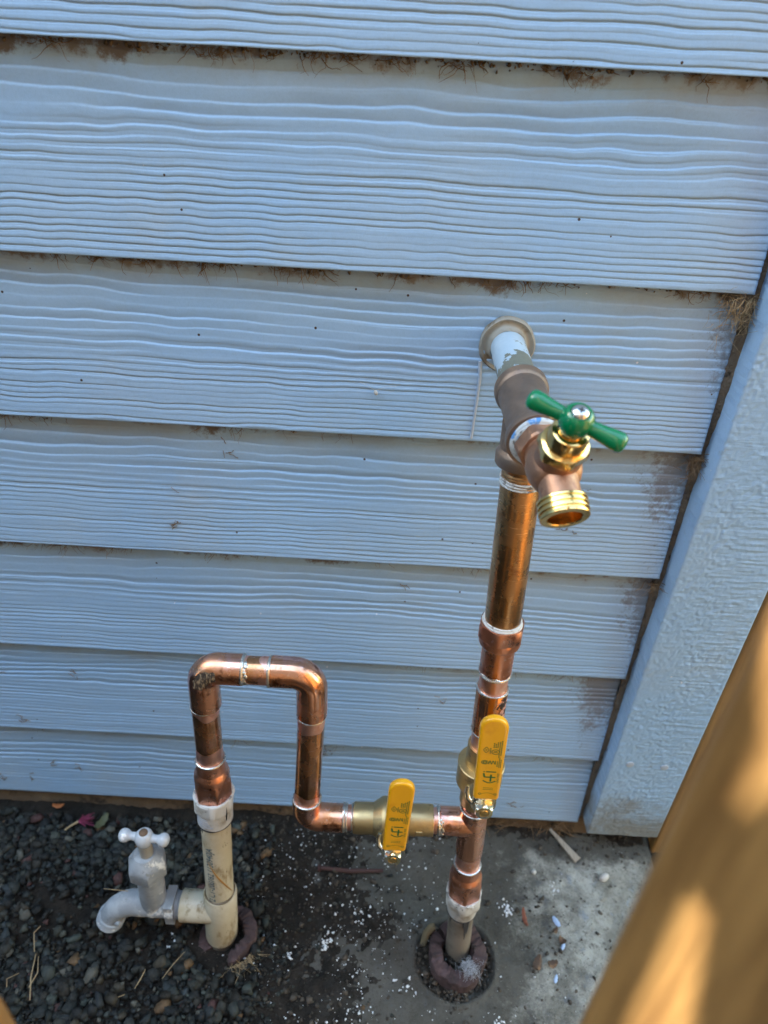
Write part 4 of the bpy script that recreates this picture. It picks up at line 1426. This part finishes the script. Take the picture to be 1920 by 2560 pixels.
# neck up to the bonnet
m_.lathe((NX, FY, fz - 0.004), (0.05, 0, 1), [(0, 0.0124), (0.014, 0.0124), (0.018, 0.0128), (0.0620, 0.0126)], 48)
m_.build('tap_body', TAPPAINT, tap, 40)
m_ = MB()
pr = [(0.0, 0.0122)]
t = 0.0006
for i in range(4):
    pr += [(t, 0.0114), (t + 0.0009, 0.0138), (t + 0.0016, 0.0138), (t + 0.0024, 0.0114)]
    t += 0.0030
pr += [(t + 0.0003, 0.0118), (t + 0.0002, 0.0098), (t - 0.006, 0.0094)]
m_.lathe(e1 + lastd * 0.0030, lastd, pr, 48)
m_.build('hose_thread', TAPPAINT, tap, 30)
m_ = MB()
NB = Vector((NX + 0.003, FY, fz + 0.0560))
m_.lathe(NB, (0, 0, 1), [(0.0055, 0.0120), (0.0055, 0.0182, 0.0322), (0.0060, 0.0187, 0.0326), (0.0195, 0.0187, 0.0326), (0.0210, 0.0176, 0.0324), (0.0255, 0.0152), (0.0300, 0.0122), (0.0335, 0.0100), (0.0338, 0.0066)], 72, ref=(-0.20, -1, 0))
m_.build('bonnet', TAPPAINT, tap, 26)
m_ = MB()
m_.lathe(NB, (0.05, 0, 1), [(0.033, 0.0062), (0.049, 0.0062), (0.0495, 0.0066), (0.0545, 0.0066), (0.0550, 0.0050)], 32)
m_.build('stem', CAULK, tap)
HB = NB + Vector((0.0030, 0, 0.0590))
m_ = MB()
m_.lathe(HB, (0.05, 0, 1), [(-0.0088, 0.0050), (-0.0078, 0.0066), (-0.004, 0.0082), (0.0, 0.0086), (0.004, 0.0078), (0.0068, 0.0058), (0.0078, 0.0042), (0.0082, 0.001)], 40)
hd = Vector((1, -0.04, -0.05)).normalized()
for s_ in (1, -1):
    m_.lathe(HB, hd * s_, [(0.004, 0.0052), (0.0095, 0.0038), (0.0115, 0.0036), (0.0133, 0.0042), (0.0150, 0.0056), (0.0172, 0.0063), (0.0195, 0.0062), (0.0217, 0.0050), (0.0230, 0.0030), (0.0235, 0.0010)], 32)
m_.build('cross_handle', TAPWHITE, tap, 60)
m_ = MB()
m_.lathe(HB + Vector((0.0004, 0, 0.0078)), (0.05, 0, 1), [(0, 0.0040), (0.0008, 0.0038), (0.0016, 0.0022), (0.0018, 0.0006)], 20)
m_.build('handle_screw', simple('rusty_screw', (0.16, 0.10, 0.06), 0.7, 0.4), tap)

# right hand stub riser
rr_ = thing('plastic_riser', RP(-0.377), 'short grimy plastic riser with cracked white collar standing in the concrete', 'pipe')
pseg(rr_, 'pipe_barrel', RP(-0.415), RP(-0.292), [(0, 0.0124), (1, 0.0124)], PVC_GRIMY)
col_ = pseg(rr_, 'threaded_adapter', RP(-0.3005), RP(-0.2690),
            [(0, 0.0126), (0.02, 0.0140), (0.20, 0.0150), (0.45, 0.0154), (0.5, 0.0170, 0.0325), (0.56, 0.0178, 0.0330), (0.93, 0.0178, 0.0330), (1.0, 0.0168, 0.0325), (1.0, 0.0148), (0.8, 0.0145)], WHITE_PVC, seg=72, cap=(False, False))
m_ = MB().torus(RP(-0.3002), UP, 0.0132, 0.0013, 56, 8, wob(81, 0.6))
for a, l1, wd in ((16, -0.332, 0.0011), (24, -0.322, 0.0016), (8, -0.312, 0.0016), (30, -0.314, 0.0012), (-60, -0.312, 0.0012)):
    d_ = NV * math.cos(R_(a)) + X0 * math.sin(R_(a))
    m_.tube([RP(-0.299) + d_ * 0.0132, RP((-0.299 + l1) / 2) + d_ * 0.0126, RP(l1) + d_ * 0.0120], [wd, wd, wd * 0.5], 8)
m_.build('black_sealant', simple('grey_sealant', (0.05, 0.052, 0.054), 0.4), col_)
m_ = MB().torus(RP(-0.2695), UP, 0.0161, 0.0011, 56, 8, wob(83, 0.8))
for i in range(9):
    a = R_(-40 + i * 11)
    d_ = NV * math.cos(a) + X0 * math.sin(a)
    m_.lathe(RP(-0.272 - 0.0012 * math.sin(i * 2.2)) + d_ * 0.0162, d_, [(0, 0.0018), (0.0008, 0.0013), (0.0011, 0.0004)], 8)
m_.build('thread_paste', FLUX, col_)


# foam sleeves round the risers
def sleeve(name, cen, ro, ri, h, a0, a1, tilt, label, seed):
    n_, rings_ = 120, []
    for i in range(n_ + 1):
        a = R_(a0 + (a1 - a0) * i / n_)
        d_ = Vector((math.cos(a), math.sin(a), 0))
        e = 1 + 0.05 * math.sin(2 * a + seed) + 0.03 * math.sin(5 * a + seed * 2)
        hz = h + tilt.dot(d_) + 0.0016 * math.sin(3 * a + seed) + 0.0007 * math.sin(9 * a)
        if a1 - a0 < 359:
            hz -= 0.006 * max(0, 1 - min(i, n_ - i) / 14.0)
        o_, q_ = ro * e, ri * e
        nz_ = [float(vn(np.array(a * 9.0), np.array(j * 1.7 + seed), 300 + seed)) * 0.0036 for j in range(6)]
        rings_.append([Vector(cen) + d_ * q_ + Vector((0, 0, -0.012)), Vector(cen) + d_ * (q_ + 0.0002 + nz_[0]) + Vector((0, 0, hz - 0.0018)),
                       Vector(cen) + d_ * (q_ + 0.0010 + nz_[0]) + Vector((0, 0, hz - 0.0002 + nz_[1])), Vector(cen) + d_ * ((o_ + q_) / 2) + Vector((0, 0, hz + 0.0002 + nz_[2])),
                       Vector(cen) + d_ * (o_ - 0.0009 + nz_[4] * 0.4) + Vector((0, 0, hz - 0.0003 + nz_[3])), Vector(cen) + d_ * (o_ + nz_[4] * 0.5) + Vector((0, 0, hz - 0.0020)),
                       Vector(cen) + d_ * (o_ * 0.97) + Vector((0, 0, -0.012))])
    o = MB().grid(rings_, True, True, True).build(name, FOAM, None, 50)
    return tag(o, label, 'pipe sleeve', 'foam pipe sleeves at the ground')


sleeve('foam_sleeve', (-0.1365, -0.1365, 0.0), 0.0285, 0.0165, 0.0150, -78, 215, Vector((0.005, 0.002, 0)), 'split brown foam sleeve gaping open round the left riser foot', 1)
sleeve('foam_sleeve', (0.1005, -0.1440, 0.0), 0.0300, 0.0160, 0.0210, -225, 125, Vector((0.002, 0.003, 0)), 'thick purplish-brown foam ring round the right riser foot', 4)
# fluff caught on the right sleeve
m_ = MB()
r_ = random.Random(4)
for i in range(260):
    c_ = Vector((0.1120, -0.1610, 0.0225)) + Vector((r_.gauss(0, 0.0052), r_.gauss(0, 0.0042), r_.gauss(0, 0.0014)))
    d_ = Vector((r_.gauss(0, 1), r_.gauss(0, 1), r_.gauss(0.2, 0.5))).normalized() * r_.uniform(0.002, 0.0045)
    m_.tube([c_ - d_, c_ + Vector((r_.gauss(0, 0.0006), r_.gauss(0, 0.0006), r_.uniform(0, 0.0008))), c_ + d_], 0.00009, 3, False)
tag(m_.build('fluff', FUZZ, None, 0), 'tuft of white fluff caught on the right foam ring', 'fluff')


# ------------------------------------------------------------------ roots and straw
def strand(m, p, d, L, r, rnd, curl=0.35, n=5, sg=4):
    pts = [Vector(p)]
    d = Vector(d).normalized()
    for i in range(n):
        d = (d + Vector((rnd.gauss(0, curl), rnd.gauss(0, curl * 0.5), rnd.gauss(0, curl)))).normalized()
        pts.append(pts[-1] + d * L / n)
    m.tube(pts, [r * (1 - 0.6 * i / n) for i in range(n + 1)], sg, False)


def lap_y(k, drop):
    return 0.0100 - 0.0100 * drop / EXP


r_ = random.Random(11)
m_ = MB()
for k in range(6):
    zb = ZB[k]
    clumps = [r_.uniform(-0.42, 0.23) for _ in range(15)]
    for cx_ in clumps:
        for i in range(r_.randint(5, 20)):
            x = cx_ + r_.gauss(0, 0.007)
            if x > 0.244:
                continue
            dr = r_.uniform(-0.001, 0.004)
            strand(m_, (x, lap_y(k, dr) - 0.0012, zb - dr), (r_.gauss(0, 1.0), -0.12, -0.55), r_.uniform(0.004, 0.017), r_.uniform(0.00014, 0.00036), r_, 0.45)
    for i in range(46):
        x = r_.uniform(-0.45, 0.24)
        strand(m_, (x, lap_y(k, 0.001) - 0.0009, zb - 0.001), (r_.choice((-1, 1)), -0.03, -0.2), r_.uniform(0.003, 0.012), r_.uniform(0.00012, 0.0003), r_, 0.4)
for i in range(26):
    k = r_.choice((2, 3, 4, 4, 5, 5, 5))
    x0, zz0 = r_.uniform(-0.44, 0.24), r_.uniform(0.01, 0.10)
    for q in range(r_.randint(1, 5)):
        d_ = Vector((r_.gauss(0, 1), 0, r_.gauss(0, 1))).normalized()
        p_ = Vector((x0 + r_.gauss(0, 0.003), 0, zz0 + r_.gauss(0, 0.003)))
        pt = [p_]
        for e in range(4):
            d_ = (d_ + Vector((r_.gauss(0, 0.5), 0, r_.gauss(0, 0.5)))).normalized()
            pt.append(pt[-1] + d_ * r_.uniform(0.0008, 0.0026))
        zb = ZB[min(k + 1, 6)]
        pt = [Vector((v.x, 0.0100 * v.z / EXP - 0.0004, v.z + zb)) for v in pt if v.x < 0.247]
        if len(pt) > 2:
            m_.tube(pt, [r_.uniform(0.00015, 0.0005) for v in pt], 4)
deb = m_.build('rootlets', ROOT, None, 0)
deb['kind'] = 'stuff'
deb['label'] = 'brown rootlets and web wisps hanging under the lap edges'
# dirt crumbs wedged under the laps
pts, sizes, cols = [], [], []
for k in range(6):
    for i in range(620):
        x = rng.uniform(-0.47, 0.245)
        if rng.uniform() > 0.30 + 1.3 * vn(np.array(x * 15.0), np.array(k * 3.3), 95) + (0.5 if x > 0.2 else 0):
            continue
        dr = abs(rng.normal(0, 0.0022))
        pts.append((x, lap_y(k, dr) - 0.0004, ZB[k] - dr))
        sizes.append(float(rng.uniform(0.0005, 0.0017)))
        g_ = rng.uniform(0.6, 1.8)
        cols.append((0.11 * g_, 0.075 * g_, 0.043 * g_))
cr = scatter('lap_dirt', pts, sizes, cols, STONE, 0.0, 1.5)
cr['kind'] = 'stuff'
cr['label'] = 'brown dirt crumbs wedged under the siding laps'
for zc_, n_, sp, lab in ((0.648, 150, 0.020, 'straw nest wedged under the second lap beside the trim board'), (0.520, 90, 0.011, 'grey straw tuft in the joint beside the spigot handle'),
                         (0.392, 46, 0.011, 'dirty web tuft in the trim joint halfway down the wall')):
    m_ = MB()
    for i in range(n_):
        c_ = Vector((0.2460 - abs(r_.gauss(0, sp * 0.55)) + 0.006, 0.003 + r_.gauss(0, 0.002), zc_ - abs(r_.gauss(0, sp * 0.6)) + 0.004))
        strand(m_, c_, (r_.gauss(0, 0.8), -0.30 + r_.gauss(0, 0.25), r_.gauss(-0.6, 0.8)), r_.uniform(0.004, 0.017), r_.uniform(0.00012, 0.00036), r_, 0.22)
    tag(m_.build('straw_nest', STRAW if zc_ > 0.6 else ROOT, None, 0), lab, 'nest', 'straw and web tufts along the trim joint')

# cocoon on a thread
m_ = MB().lathe((-0.0125, 0.0010, 0.5655), (0.5, -0.4, -0.8), [(0, 0.0003), (0.0008, 0.0013), (0.0022, 0.0016), (0.0036, 0.0010), (0.0042, 0.0002)], 14)
m_.tube([(-0.0125, 0.001, 0.5655), (-0.018, 0.0015, 0.5685), (-0.024, 0.0022, 0.571)], 0.00012, 4)
m_.tube([(-0.0115, 0.001, 0.5655), (-0.004, 0.0015, 0.5685), (0.004, 0.0022, 0.569)], 0.00012, 4)
tag(m_.build('cocoon', PEBBLE), 'tiny pale cocoon on the blue board left of the spigot', 'cocoon')

# ------------------------------------------------------------------ odds and ends on the ground
GZ = 0.0035


def flake(name, x, y, ln, wd, ang, mat, label, cat, th=0.0008, z=GZ, curl=0.0, group=None, n=8):
    A = Vector((math.cos(R_(ang)), math.sin(R_(ang)), 0))
    B = Vector((-A.y, A.x, 0))
    rings_ = []
    for i in range(n + 1):
        t_ = i / n
        ww = wd * (0.25 + 0.75 * math.sin(math.pi * min(0.95, t_ * 0.9 + 0.08)) ** 0.7) * (1 + 0.15 * math.sin(i * 2.3 + x * 100))
        lift = curl * (t_ - 0.5) ** 2 * 4
        c_ = Vector((x, y, z + lift)) + A * (ln * (t_ - 0.5))
        rings_.append([c_ - B * ww, c_ - B * ww * 0.4 + Vector((0, 0, th + curl * 0.2)), c_ + B * ww * 0.5 + Vector((0, 0, th)), c_ + B * ww, c_ - Vector((0, 0, th * 0.5))])
    return tag(MB().grid(rings_, True, True, True).build(name, mat, None, 40), label, cat, group)


m_ = MB()
A = Vector((0.0275, -0.034, 0.0)).normalized()
B = Vector((-A.y, A.x, 0))
rg = []
for i in range(10):
    t_ = i / 9
    ww = 0.0016 + 0.0034 * t_
    c_ = Vector((0.2205, 0.003, 0.0105 - 0.0055 * t_)) + A * (0.044 * t_)
    rg.append([c_ - B * ww, c_ - B * ww * 0.9 + Vector((0, 0, 0.0017)), c_ + B * (ww * 0.2) + Vector((0, 0, 0.0021)), c_ + B * ww * 0.9 + Vector((0, 0, 0.0014)), c_ + B * ww])
tag(m_.grid(rg, True, True, True).build('wood_splinter', CHIPWOOD, None, 35), 'weathered grey wood splinter leaning out from under the wall onto the slab', 'splinter')
bm = bmesh.new()
bmesh.ops.create_icosphere(bm, subdivisions=2, radius=1)
P = np.array([v.co for v in bm.verts])
Fc = np.array([[v.index for v in f_.verts] for f_ in bm.faces])
bm.free()
P = P * (1 + 0.12 * vn(P[:, 0] * 1.5 + 5, P[:, 1] * 1.5 + P[:, 2], 4))[:, None]
peb = np_mesh('pebble', (P * np.array([0.0036, 0.0062, 0.0045])) @ rand_rot(np.random.default_rng(3), 0.2).T + np.array([0.2749, -0.0494, 0.0048]), Fc, PEBBLE)
tag(peb, 'smooth pale oval pebble lying alone on the concrete', 'pebble')
tag(np_mesh('pebble', P * 0.0028 + np.array([0.195, -0.047, 0.0035]), Fc, PEBBLE), 'small pale pebble nearer the riser on the concrete', 'pebble')
flake('paint_flake', 0.2116, -0.1011, 0.0115, 0.0030, 118, BLUECHIP, 'largest blue paint flake lying on the concrete', 'paint flake', group='blue paint flakes on the slab')
flake('paint_flake', 0.2146, -0.1262, 0.0080, 0.0018, 60, BLUECHIP, 'thin blue paint flake beside a brown leaf crumb', 'paint flake', group='blue paint flakes on the slab')
flake('paint_flake', 0.2015, -0.1581, 0.0085, 0.0018, 70, BLUECHIP, 'narrow blue paint flake closest to the viewer', 'paint flake', group='blue paint flakes on the slab')
flake('leaf', 0.1773, -0.0999, 0.0190, 0.0024, 95, REDLEAF, 'curled reddish dead leaf on the concrete', 'leaf', 0.0008, 0.0035, 0.004)
flake('leaf', 0.1846, -0.1451, 0.0150, 0.0042, 70, LEAF, 'dark crumpled leaf, left one of the pair on the slab', 'leaf', 0.0014, 0.0035, 0.004, 'brown leaf bits on the slab')
flake('leaf', 0.2001, -0.1443, 0.0100, 0.0040, 20, LEAF, 'dark crumpled leaf, right one of the pair on the slab', 'leaf', 0.0014, 0.0035, 0.003, 'brown leaf bits on the slab')
flake('leaf', 0.2145, -0.1205, 0.0080, 0.0036, 140, LEAF, 'small brown leaf crumb just above the thin blue flake', 'leaf', 0.0014, 0.0035, 0.003, 'brown leaf bits on the slab')
flake('leaf', 0.2085, -0.111, 0.0060, 0.0026, 40, LEAF, 'tiny brown leaf crumb below the largest blue flake', 'leaf', 0.0012, 0.0035, 0.002, 'brown leaf bits on the slab')
flake('leaf', -0.3664, -0.0040, 0.0130, 0.0030, 5, simple('orange_leaf', (0.30, 0.10, 0.03), 0.6), 'orange dead leaf against the foot of the wall', 'leaf', 0.001, 0.012, 0.003)
flake('leaf', -0.3097, -0.0200, 0.0200, 0.0050, 70, simple('olive_leaf', (0.07, 0.075, 0.035), 0.6), 'dull olive leaf lying by the pink flower', 'leaf', 0.001, 0.010, 0.003)
# fallen flower
m_ = MB()
fs = [(-0.3505, -0.0345, 0.009), (-0.343, -0.0275, 0.011), (-0.336, -0.0225, 0.012)]
fl = thing('flower', (-0.34, -0.026, 0.009), 'fallen pink blossom with a pale stem lying on the gravel', 'flower')
m_.tube(fs, [0.0009, 0.0011, 0.0014], 8)
m_.build('flower_stem', STRAW, fl)
m_ = MB()
r2 = random.Random(8)
for i in range(26):
    strand(m_, (-0.336, -0.0225, 0.012), (1.2 + r2.gauss(0, 0.3), 0.25 + r2.gauss(0, 0.5), 0.25 + r2.gauss(0, 0.3)), r2.uniform(0.008, 0.021), 0.0008, r2, 0.12, 4, 5)
m_.build('petals', PINK, fl, 0)


def straw(pts_, r, label):
    m = MB()
    m.tube(pts_, [q * 0.72 for q in r], 6)
    tag(m.build('dry_stalk', STRAW), label, 'stalk', 'dry grass stalks on the gravel')


straw([(-0.3290, -0.140, 0.0125), (-0.3325, -0.147, 0.0130), (-0.3250, -0.1640, 0.0110)], [0.0006, 0.0008, 0.0005], 'bent pale stalk lying above the forked one on the gravel')
straw([(-0.3225, -0.1660, 0.0115), (-0.3180, -0.187, 0.0120), (-0.3110, -0.2060, 0.0100)], [0.0005, 0.0010, 0.0007], 'longest pale stalk pointing at the bottom edge')
straw([(-0.3190, -0.1680, 0.0115), (-0.3130, -0.1830, 0.0125), (-0.3165, -0.1960, 0.0110)], [0.0004, 0.0008, 0.0006], 'stalk pressed against the longest one on its right')
straw([(-0.3310, -0.1840, 0.0115), (-0.3400, -0.1900, 0.0125), (-0.3375, -0.1965, 0.0105)], [0.0004, 0.0006, 0.0006], 'thin forked whitish stalk, leftmost on the gravel')
straw([(-0.2101, -0.1743, 0.0115), (-0.2118, -0.183, 0.0125), (-0.2155, -0.1913, 0.0105)], [0.0005, 0.0008, 0.0004], 'pale stalk below the spout of the white tap')
straw([(-0.2230, -0.1970, 0.0110), (-0.2290, -0.2000, 0.0115), (-0.2350, -0.2025, 0.0100)], [0.0004, 0.0006, 0.0004], 'short brown stalk near the bottom edge below the tap')
straw([(-0.176, -0.155, 0.0100), (-0.184, -0.168, 0.0120), (-0.192, -0.181, 0.0095)], [0.0003, 0.0006, 0.0004], 'thin brown stalk left of the left foam sleeve')
straw([(-0.246, -0.146, 0.104), (-0.236, -0.148, 0.107), (-0.2225, -0.1465, 0.103)], [0.0002, 0.0005, 0.0004], 'wisp of straw caught on the neck of the white tap')
# dry roots round the left sleeve
m_ = MB()
r2 = random.Random(12)
for i in range(46):
    a = R_(r2.uniform(-80, -20))
    c_ = Vector((-0.1365 + 0.031 * math.cos(a), -0.1365 + 0.031 * math.sin(a), 0.005 + r2.uniform(0, 0.005)))
    strand(m_, c_, (math.sin(-a) + r2.gauss(0, 0.4), -math.cos(a) * 0.8 + r2.gauss(0, 0.5), r2.gauss(0.05, 0.15)), r2.uniform(0.008, 0.024), r2.uniform(0.00018, 0.00038), r2, 0.3)
tag(m_.build('root_tuft', STRAW, None, 0), 'tuft of dry roots curling round the left foam sleeve', 'roots')
# half buried stick on the dirt and roots by the foundation
m_ = MB().tube([(-0.048, -0.058, 0.006), (-0.015, -0.060, 0.0068), (0.022, -0.057, 0.006)], [0.0022, 0.0026, 0.0020], 8)
tag(m_.build('stick', simple('dark_stick', (0.055, 0.025, 0.022), 0.85)), 'dark reddish stick lying in the dirt below the closed valve', 'stick')
m_ = MB().tube([(0.0665, -0.133, 0.006), (0.069, -0.127, 0.016), (0.074, -0.124, 0.0225), (0.0775, -0.1235, 0.024)], [0.0034, 0.0040, 0.0042, 0.0030], 10)
tag(m_.build('root_stub', simple('mossy_root', (0.13, 0.105, 0.06), 0.95, 0, [((0.07, 0.06, 0.04), 150, 0.5, 0.65, 4)], bump=(350, 0.7, 0.0015))), 'pale broken root stub standing at the back left of the right foam ring', 'root')
m_ = MB()
for i in range(60):
    x = r2.uniform(0.11, 0.25)
    strand(m_, (x, 0.006, r2.uniform(0.006, 0.028)), (r2.gauss(0, 0.8), -0.4, r2.gauss(-0.4, 0.5)), r2.uniform(0.01, 0.03), r2.uniform(0.0003, 0.0009), r2, 0.3)
o = m_.build('wall_roots', ROOT, None, 0)
o['kind'] = 'stuff'
o['label'] = 'brown roots and litter in the gap under the lowest board'

# ------------------------------------------------------------------ timber
PX, PY = 0.0585, -0.420
phi = R_(42)
PA = Vector((math.cos(phi), -math.sin(phi), 0))
PN = Vector((-math.sin(phi), -math.cos(phi), 0))


def post(name, edge, width, thick, z0, z1, label, cat, A, N):
    ol = [(0, 0), (width, 0), (width, z1 - z0), (0, z1 - z0)]
    m = MB()
    c_ = edge + A * (width / 2) - N * (thick / 2)
    m.box(Vector((c_.x, c_.y, (z0 + z1) / 2)), width / 2, thick / 2, (z1 - z0) / 2, (A, N, Vector((0, 0, 1))))
    o = m.build(name, TIMBER, None, 0, bevel=0.003)
    return tag(o, label, cat)


post('timber_post', Vector((PX, PY, 0)), 0.14, 0.038, -0.05, 1.35, 'blurred golden timber post close in front at the right with sun patches', 'post', PA, PN)
post('timber_board', Vector((0.3415, -0.010, 0)), 0.09, 0.022, -0.02, 1.2, 'shaded tan timber board standing at the corner of the blue trim', 'board', Vector((1, 0, 0)), Vector((0, -1, 0)))


# added unseen lattice beside the viewer: slats shaped to shade the post in bars
def face_point(px, py):
    d_ = F + CR * ((px - 829.5) / 1534) - CU * ((py - 1106) / 1534)
    t_ = (Vector((PX, PY, 0)) - CAM).dot(PN) / d_.dot(PN)
    return CAM + d_ * t_


LXP = -0.20
lat = thing('added_lattice', (LXP, -0.42, 0.0), 'added unseen timber slats left of the viewer, shaped to throw shade on the post', 'lattice')


def shade_slat(quad):
    q = []
    for p in quad:
        P_ = face_point(*p)
        q.append(P_ + SUN * ((LXP - P_.x) / SUN.x))
    m = MB()
    a = [v for v in q]
    b = [v - X0 * 0.012 for v in q]
    m.grid([a, b], True, True, True)
    m.build('shade_slat', TIMBER, lat, 0)


shade_slat([(1636, 1465), (1262, 2320), (1000, 2320), (1180, 1100), (1636, 900)])
shade_slat([(1470, 1822), (1548, 1783), (1775, 1628), (1800, 1648), (1560, 1806), (1470, 1850)])
shade_slat([(1556, 1790), (1474, 2330), (1900, 2330), (1840, 1640)])

WEATHERED = simple('weathered_timber', (0.105, 0.088, 0.070), 0.85, 0.0, [((0.065, 0.052, 0.040), 14, 0.45, 0.65, 6, (5, 5, 0.3))], bump=(90, 0.4, 0.001, (8, 8, 0.25)))
# board fence across the side yard, unseen behind the viewer; raised to cut low skylight
fence = thing('board_fence', (0.0, -1.35, 0.0), 'unseen upright board fence across the side yard, raised to cut low skylight', 'fence')
x = -2.6
r3 = random.Random(21)
proto = None
while x < 1.6:
    if proto is None:
        m = MB()
        m.box((x + 0.07, -1.35, 1.12), 0.069, 0.010, 1.12)
        proto = m.build('plank', WEATHERED, fence, 0, bevel=0.002)
        o = proto
    else:
        o = proto.copy()
        COL.objects.link(o)
        o.parent = fence
        o.location.x = x + 2.6
        o.location.z = r3.uniform(-0.02, 0.01)
    x += 0.146
MB().box((-0.5, -1.378, 0.35), 2.2, 0.017, 0.045).box((-0.5, -1.378, 1.85), 2.2, 0.017, 0.045).build('fence_rail', WEATHERED, fence, 0)
# top of a stake just peeping into the near left corner
d_ = F + CR * ((-34 - 829.5) / 1534) - CU * ((2205 - 1106) / 1534)
sp_ = CAM + d_ * 0.20
m = MB()
m.box((sp_.x - 0.016, sp_.y, (sp_.z - 0.03) / 2), 0.017, 0.010, (sp_.z + 0.03) / 2)
tag(m.build('garden_stake', TIMBER, None, 0, bevel=0.006), 'blurred tan stake end poking into the near left corner', 'stake')

# added unseen wing further left, put in to shut off the low sky there
wing = thing('added_wing', (-2.95, -0.7, 0.0), 'added unseen blue boarded wing at the far left, blocking the low sky', 'wall')
proto = None
for k in range(20):
    m = MB()
    y0, y1, zb = -1.45, 0.02, 0.04 + 0.127 * k
    if proto is None:
        m.v = [Vector(v) for v in ((-2.95, y0, zb), (-2.95, y1, zb), (-2.96, y1, zb + 0.139), (-2.96, y0, zb + 0.139), (-2.96, y0, zb), (-2.96, y1, zb))]
        m.f = [(0, 1, 2, 3), (4, 5, 1, 0)]
        proto = m.build('siding_board', WALL, wing, 0)
    else:
        o = proto.copy()
        COL.objects.link(o)
        o.parent = wing
        o.location.z = 0.127 * k
MB().box((-3.02, -0.715, 1.31), 0.055, 0.735, 1.31).build('sheathing', DIRT, wing, 0)

# added unseen fence return on the right, bouncing warm sun onto the pipes
o0 = bpy.data.objects['board_fence']
y = -1.30
m = MB()
m.box((0.95, y, 0.80), 0.010, 0.069, 0.80)
proto = m.build('plank', TIMBER, o0, 0, bevel=0.002)
for i in range(1, 6):
    o = proto.copy()
    COL.objects.link(o)
    o.parent = o0
    o.location.y = 0.146 * i
